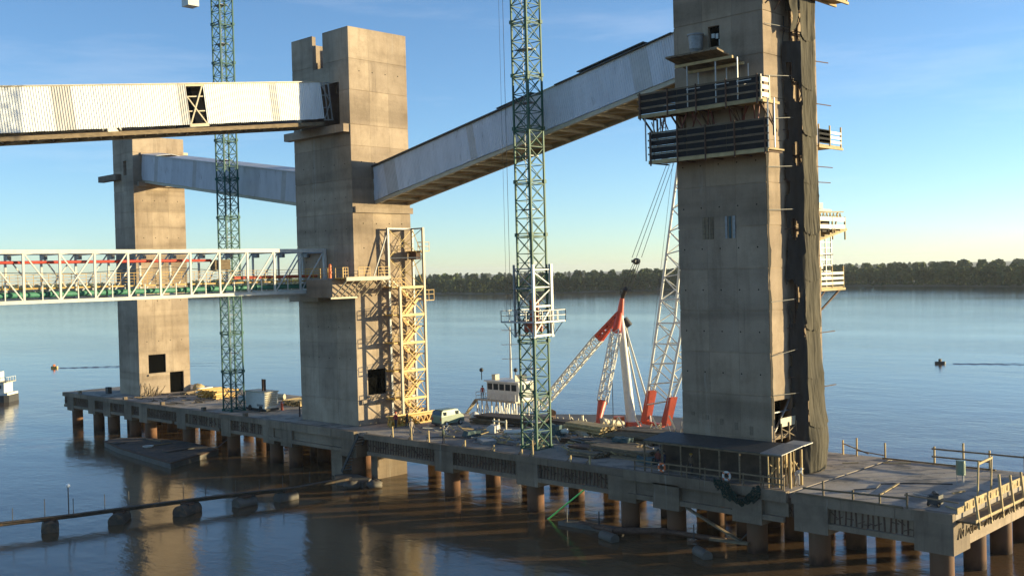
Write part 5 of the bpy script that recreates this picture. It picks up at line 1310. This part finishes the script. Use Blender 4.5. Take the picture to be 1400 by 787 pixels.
# ================================================================ ON THE WATER
BA = thing('moored_barge', 'flat rusty pontoon barge moored in front of the quay by the far left tower', 'barge', (67.5, 129, 0))
hp = [(62.3, 117.3), (71.2, 121.6), (72.0, 131.5), (70.2, 139.5), (67.8, 142.3), (65.4, 141.2), (63.9, 134)]
MB().poly(hp, -.4, .62).build('hull', 'hull', BA)
cxm, cym = 67.5, 130; 
MB().poly([(cxm+(x-cxm)*1.02, cym+(y-cym)*1.01) for x, y in hp], .62, .74).build('fender_rim', 'rust', BA)
MB().poly([(cxm+(x-cxm)*.96, cym+(y-cym)*.975) for x, y in hp], .74, .78).build('deck_plate', 'barge', BA)
for (x, y, dx, dy, h, c_) in ((67.4, 124.8, 3.8, 1.2, .16, 'dark'), (68.5, 131, 2.6, .4, .14, 'timber'), (65.4, 137.4, 1.4, 1.8, .12, 'barge'), (69.6, 135.5, .3, 4.2, .1, 'timber')):
    MB().box(x-dx/2, x+dx/2, y-dy/2, y+dy/2, .78, .78+h).build('deck_hatch', c_, BA)
rp = MB()
for k in range(3): 
    v, f = torus((0, 0, 0), .45+.1*k, .05); rp.add([(66.2+vy, 130.4+vz, .85+vx+.06*k) for vx, vy, vz in v], f)
tag(rp.build('coiled_rope', 'bag'), 'pale rope coil lying on the barge deck', 'rope')
MB().path([(70.5, 123, .8), (71.2, 121.6, 1.0), (72.2, 120.8, 2.0), (72.4, 120.4, 3.5)], .06, 5).build('mooring_rope', 'rope', BA)
# floating dredge line with walkway (left front)
LP = [(28.0, 102.0), (35.97, 98.9), (41.56, 96.9), (48.09, 95.2), (56.08, 92.9), (61.12, 90.7), (68.0, 90.4)]
DL = thing('floating_pipeline', 'long rusty floating pipeline with thin posts crossing the foreground water', 'pipeline', (45, 96, 0))
for (a, b) in zip(LP, LP[1:]):
    MB().tube((*a, 1.02), (*b, 1.02), .17, n=10).build('pipe_length', 'barge', DL)
    MB().bar((a[0], a[1]-.35, 1.26), (b[0], b[1]-.35, 1.26), .5, .06).build('catwalk', 'barge', DL)
def on_line(x):
    for a, b in zip(LP, LP[1:]):
        if x <= b[0]: return a[1]+(b[1]-a[1])*(x-a[0])/(b[0]-a[0])
    return LP[-1][1]
rr_ = MB()
for k in range(15):
    x = 30+k*2.35+random.uniform(-.3, .3); y = on_line(x); h = random.choice((1.5, 1.2, 1.7, 1.3)); MB().bar((x, y-.2, 1.2), (x, y-.2, 1.2+h), .05).build('stanchion', 'dark', DL)
for z in (1.9, 2.4):
    rr_.path([(30, on_line(30)-.2, z), (38, on_line(38)-.2, z-.05), (44, on_line(44)-.2, z), (52, on_line(52)-.2, z-.1), (60, on_line(60)-.2, z)], .022, 4)
fm = shared(MB().tube((0, -1.3, 0), (0, 1.3, 0), .74, n=22).tube((0, -1.36, 0), (0, -1.3, 0), .6, .74, n=22), 'float_drum', 'barge')
fm2 = shared(MB().tube((0, -1.1, 0), (0, 1.1, 0), .62, n=18), 'float_drum', 'hull')
for k, (x, y, me, az) in enumerate(((39.9, 97.6, fm, -3), (45.5, 95.6, fm, -20), (51.3, 93.6, fm, -45), (56.7, 92.2, fm2, -65), (60.7, 91.0, fm2, -70))):
    w = ('leftmost', 'second from the left', 'third from the left', 'fourth from the left', 'rightmost, by the tarpaulin heaps')[k]
    o = bpy.data.objects.new('pontoon_drum', me); COL.objects.link(o); o.location = (x, y, .22); o.rotation_euler = (0, 0, rad(az-20)); tag(o, 'grey steel float drum under the foreground pipeline, '+w, 'float', 'float drums under the pipeline')
    s_ = MB().box(-.5, .5, -.4, .4, .6, .8); b_ = s_.mesh('saddle'); b_.materials.append(M['rust']); so_ = bpy.data.objects.new('saddle', b_); COL.objects.link(so_); so_.parent = o
LM = thing('pontoon_lamp', 'thin lamp post with a white globe standing on the floating pipeline', 'lamp post', (41.3, 97.0, 1.2))
MB().tube((41.3, 96.8, 1.1), (41.3, 96.8, 3.75), .05, n=6).build('post', 'dark', LM); MB().ball((41.3, 96.8, 3.9), .2, 12, 8).build('globe', 'lamp', LM)
# right-hand pipeline under the quay
D2 = thing('floating_pipeline', 'short rusty pipeline and gangway floating under the right half of the quay', 'pipeline', (69, 52, 0))
MB().tube((70.4, 60.6, .3), (69.3, 56.0, .45), .22, n=10).build('pipe_length', 'rust', D2)
MB().tube((69.3, 56.0, .5), (71.6, 52.3, .55), .28, n=10).build('pipe_length', 'rust', D2)
MB().tube((71.6, 52.3, .55), (71.9, 46.8, .6), .2, n=10).build('pipe_length', 'rust', D2)
MB().bar((71.2, 50.0, 2.9), (71.4, 44.8, .75), .35, .12).build('gangway', 'timber', D2)
MB().bar((70.9, 47.6, .8), (71.5, 44.5, .8), .35, .2).build('beam', 'timber', D2)
MB().poly([(69.5, 62.4), (70.6, 62.2), (71.2, 56.4), (70.0, 56.2)], -.2, .35).build('raft', 'hull', D2)
for x, y in ((69.8, 61.6), (70.3, 58.4), (71.3, 49.4)): MB().bar((x, y, .3), (x, y, 1.6), .07).build('stanchion', 'dark', D2)
for k, (x, y, az) in enumerate(((68.2, 55.7, 62), (68.7, 46.9, 50))):
    o = bpy.data.objects.new('pontoon_drum', shared(MB().tube((0, -1.0, 0), (0, .9, 0), .42, n=16), 'float_drum', 'hull')); COL.objects.link(o); o.location = (x, y, .22); o.rotation_euler = (0, 0, rad(az-80)); tag(o, ('small sunlit float drum left of the orange ringed pier, under the quay', 'small sunlit float drum at the lower end of the gangway')[k], 'float', 'small drums under the quay')
tag(MB().tube((70.6, 65.0, -.3), (71.0, 60.6, 3.05), .075, n=8).build('green_pole', 'greenpole'), 'bright green pole leaning from the water up to the quay beam', 'pole')
tag(MB().path([(72.2, 44.0, 2.8), (72.0, 44.9, 1.4), (71.9, 45.8, .5)], .05, 5).build('mooring_line', 'rope'), 'slack mooring line hanging from the quay near the gangway', 'rope')
# small boats and buoys
SB = thing('motor_boat', 'tiny dark open motor boat far out on the right with a wake', 'boat', (230.2, 94.5, 0))
MB().poly([(229.6, 95.4), (229.7, 94.9), (230.6, 93.6), (231.0, 93.6), (230.9, 94.0), (230.0, 95.5)], -.1, .5).build('hull', 'dark', SB); MB().box(230.1, 230.6, 94.3, 94.8, .5, 1.05).build('cabin', 'timber', SB)
def wake(p, d, L_, w, label):
    m = MB(); d = Vector(d).normalized(); s = Vector((-d.y, d.x, 0)); n = int(L_/.8)
    for q in (-1, 1):
        vs = []; fs = []
        for k in range(n+1):
            c_ = Vector(p)+d*(k*.8)+s*q*(w*.12+k*.035*w)+s*.12*math.sin(k*.9); f = (1-k/n)**.7
            vs += [c_-s*.3*(.4+f), c_+Vector((0, 0, .13*f*(.7+.3*math.sin(k*1.7+q)))), c_+s*.3*(.4+f)]
        for k in range(n): fs += [(3*k, 3*k+3, 3*k+4, 3*k+1), (3*k+1, 3*k+4, 3*k+5, 3*k+2)]
        m.add(vs, fs, True)
    tag(m.build('boat_wake', 'water'), label, 'wake', kind='stuff')
wake((231.0, 92, .01), (.45, -1, 0), 30, 2.2, 'ripples trailing behind the tiny motor boat on the right')
wake((119.5, 283, .01), (.7, -.75, 0), 45, 2.5, 'ripples trailing from the yellow buoy boat on the left')
YB = thing('yellow_launch', 'tiny yellow launch far out on the left beyond the quay', 'boat', (118.7, 284.5, 0))
MB().poly([(118.2, 285.3), (118.3, 284.5), (119.1, 283.7), (119.5, 283.8), (118.8, 285.2)], -.1, .5).build('hull', 'yellow', YB); MB().box(118.5, 119.0, 284.3, 284.8, .5, 1.0).build('cabin', 'orange', YB)
# white tug at the left frame edge
TG = thing('white_tug', 'white river tug cut off by the left frame edge', 'tug', (76, 214, 0))
ax_ = Vector((CY*0+SY*-1, -(-CY), 0))
def P2(u, v): return (80.6-.70*u+.72*v, 212.0+.72*u+.70*v)
MB().poly([P2(0, -2), P2(.8, -2.4), P2(12, -2.4), P2(12, 2.4), P2(.8, 2.4), P2(0, 2)], -.3, 1.3).build('hull', 'dark', TG)
MB().poly([P2(.2, -2.2), P2(11, -2.2), P2(11, 2.2), P2(.2, 2.2)], 1.3, 1.75).build('bulwark', 'white', TG)
MB().poly([P2(1.0, -1.8), P2(9, -1.8), P2(9, 1.8), P2(1.0, 1.8)], 1.75, 3.7).build('deckhouse', 'white', TG)
MB().poly([P2(.4, -2.0), P2(9.4, -2.0), P2(9.4, 2), P2(.4, 2)], 3.7, 3.85).build('upper_deck', 'cream', TG)
MB().poly([P2(2.4, -1.4), P2(7, -1.4), P2(7, 1.4), P2(2.4, 1.4)], 3.85, 5.7).build('wheelhouse', 'white', TG)
for k in range(6):
    a = P2(1.5+k*1.2, -1.83); b = P2(2.2+k*1.2, -1.83); MB().bar((*a, 2.9), (*b, 2.9), .05, .7).build('window', 'glass', TG)
rl = MB()
for k in range(5): a = P2(.5, -2+k); rl.bar((*a, 3.85), (*a, 4.7), .06)
for k in range(9): a = P2(.5+k, -2); rl.bar((*a, 3.85), (*a, 4.7), .06)
rl.bar((*P2(.5, -2), 4.7), (*P2(9, -2), 4.7), .06).bar((*P2(.5, -2), 4.7), (*P2(.5, 2), 4.7), .06).build('railing', 'white', TG)
print('OBJECTS', len(bpy.data.objects), 'TRIS', sum(len(o.data.polygons)*2 for o in bpy.data.objects if o.type == 'MESH'))

# ================================================================ AIR
def haze():
    m = bpy.data.materials.new('river_haze'); m.use_nodes = True; n = m.node_tree; n.nodes.clear()
    o = n.nodes.new('ShaderNodeOutputMaterial'); v = n.nodes.new('ShaderNodeVolumePrincipled')
    v.inputs['Color'].default_value = (.85, .9, .95, 1); v.inputs['Density'].default_value = .00006; v.inputs['Anisotropy'].default_value = .2
    n.links.new(v.outputs[0], o.inputs['Volume']); M['haze'] = m
    tag(MB().box(-5000, 12500, -5000, 12500, -1.0, 100).build('haze', 'haze'), kind='stuff')
haze()
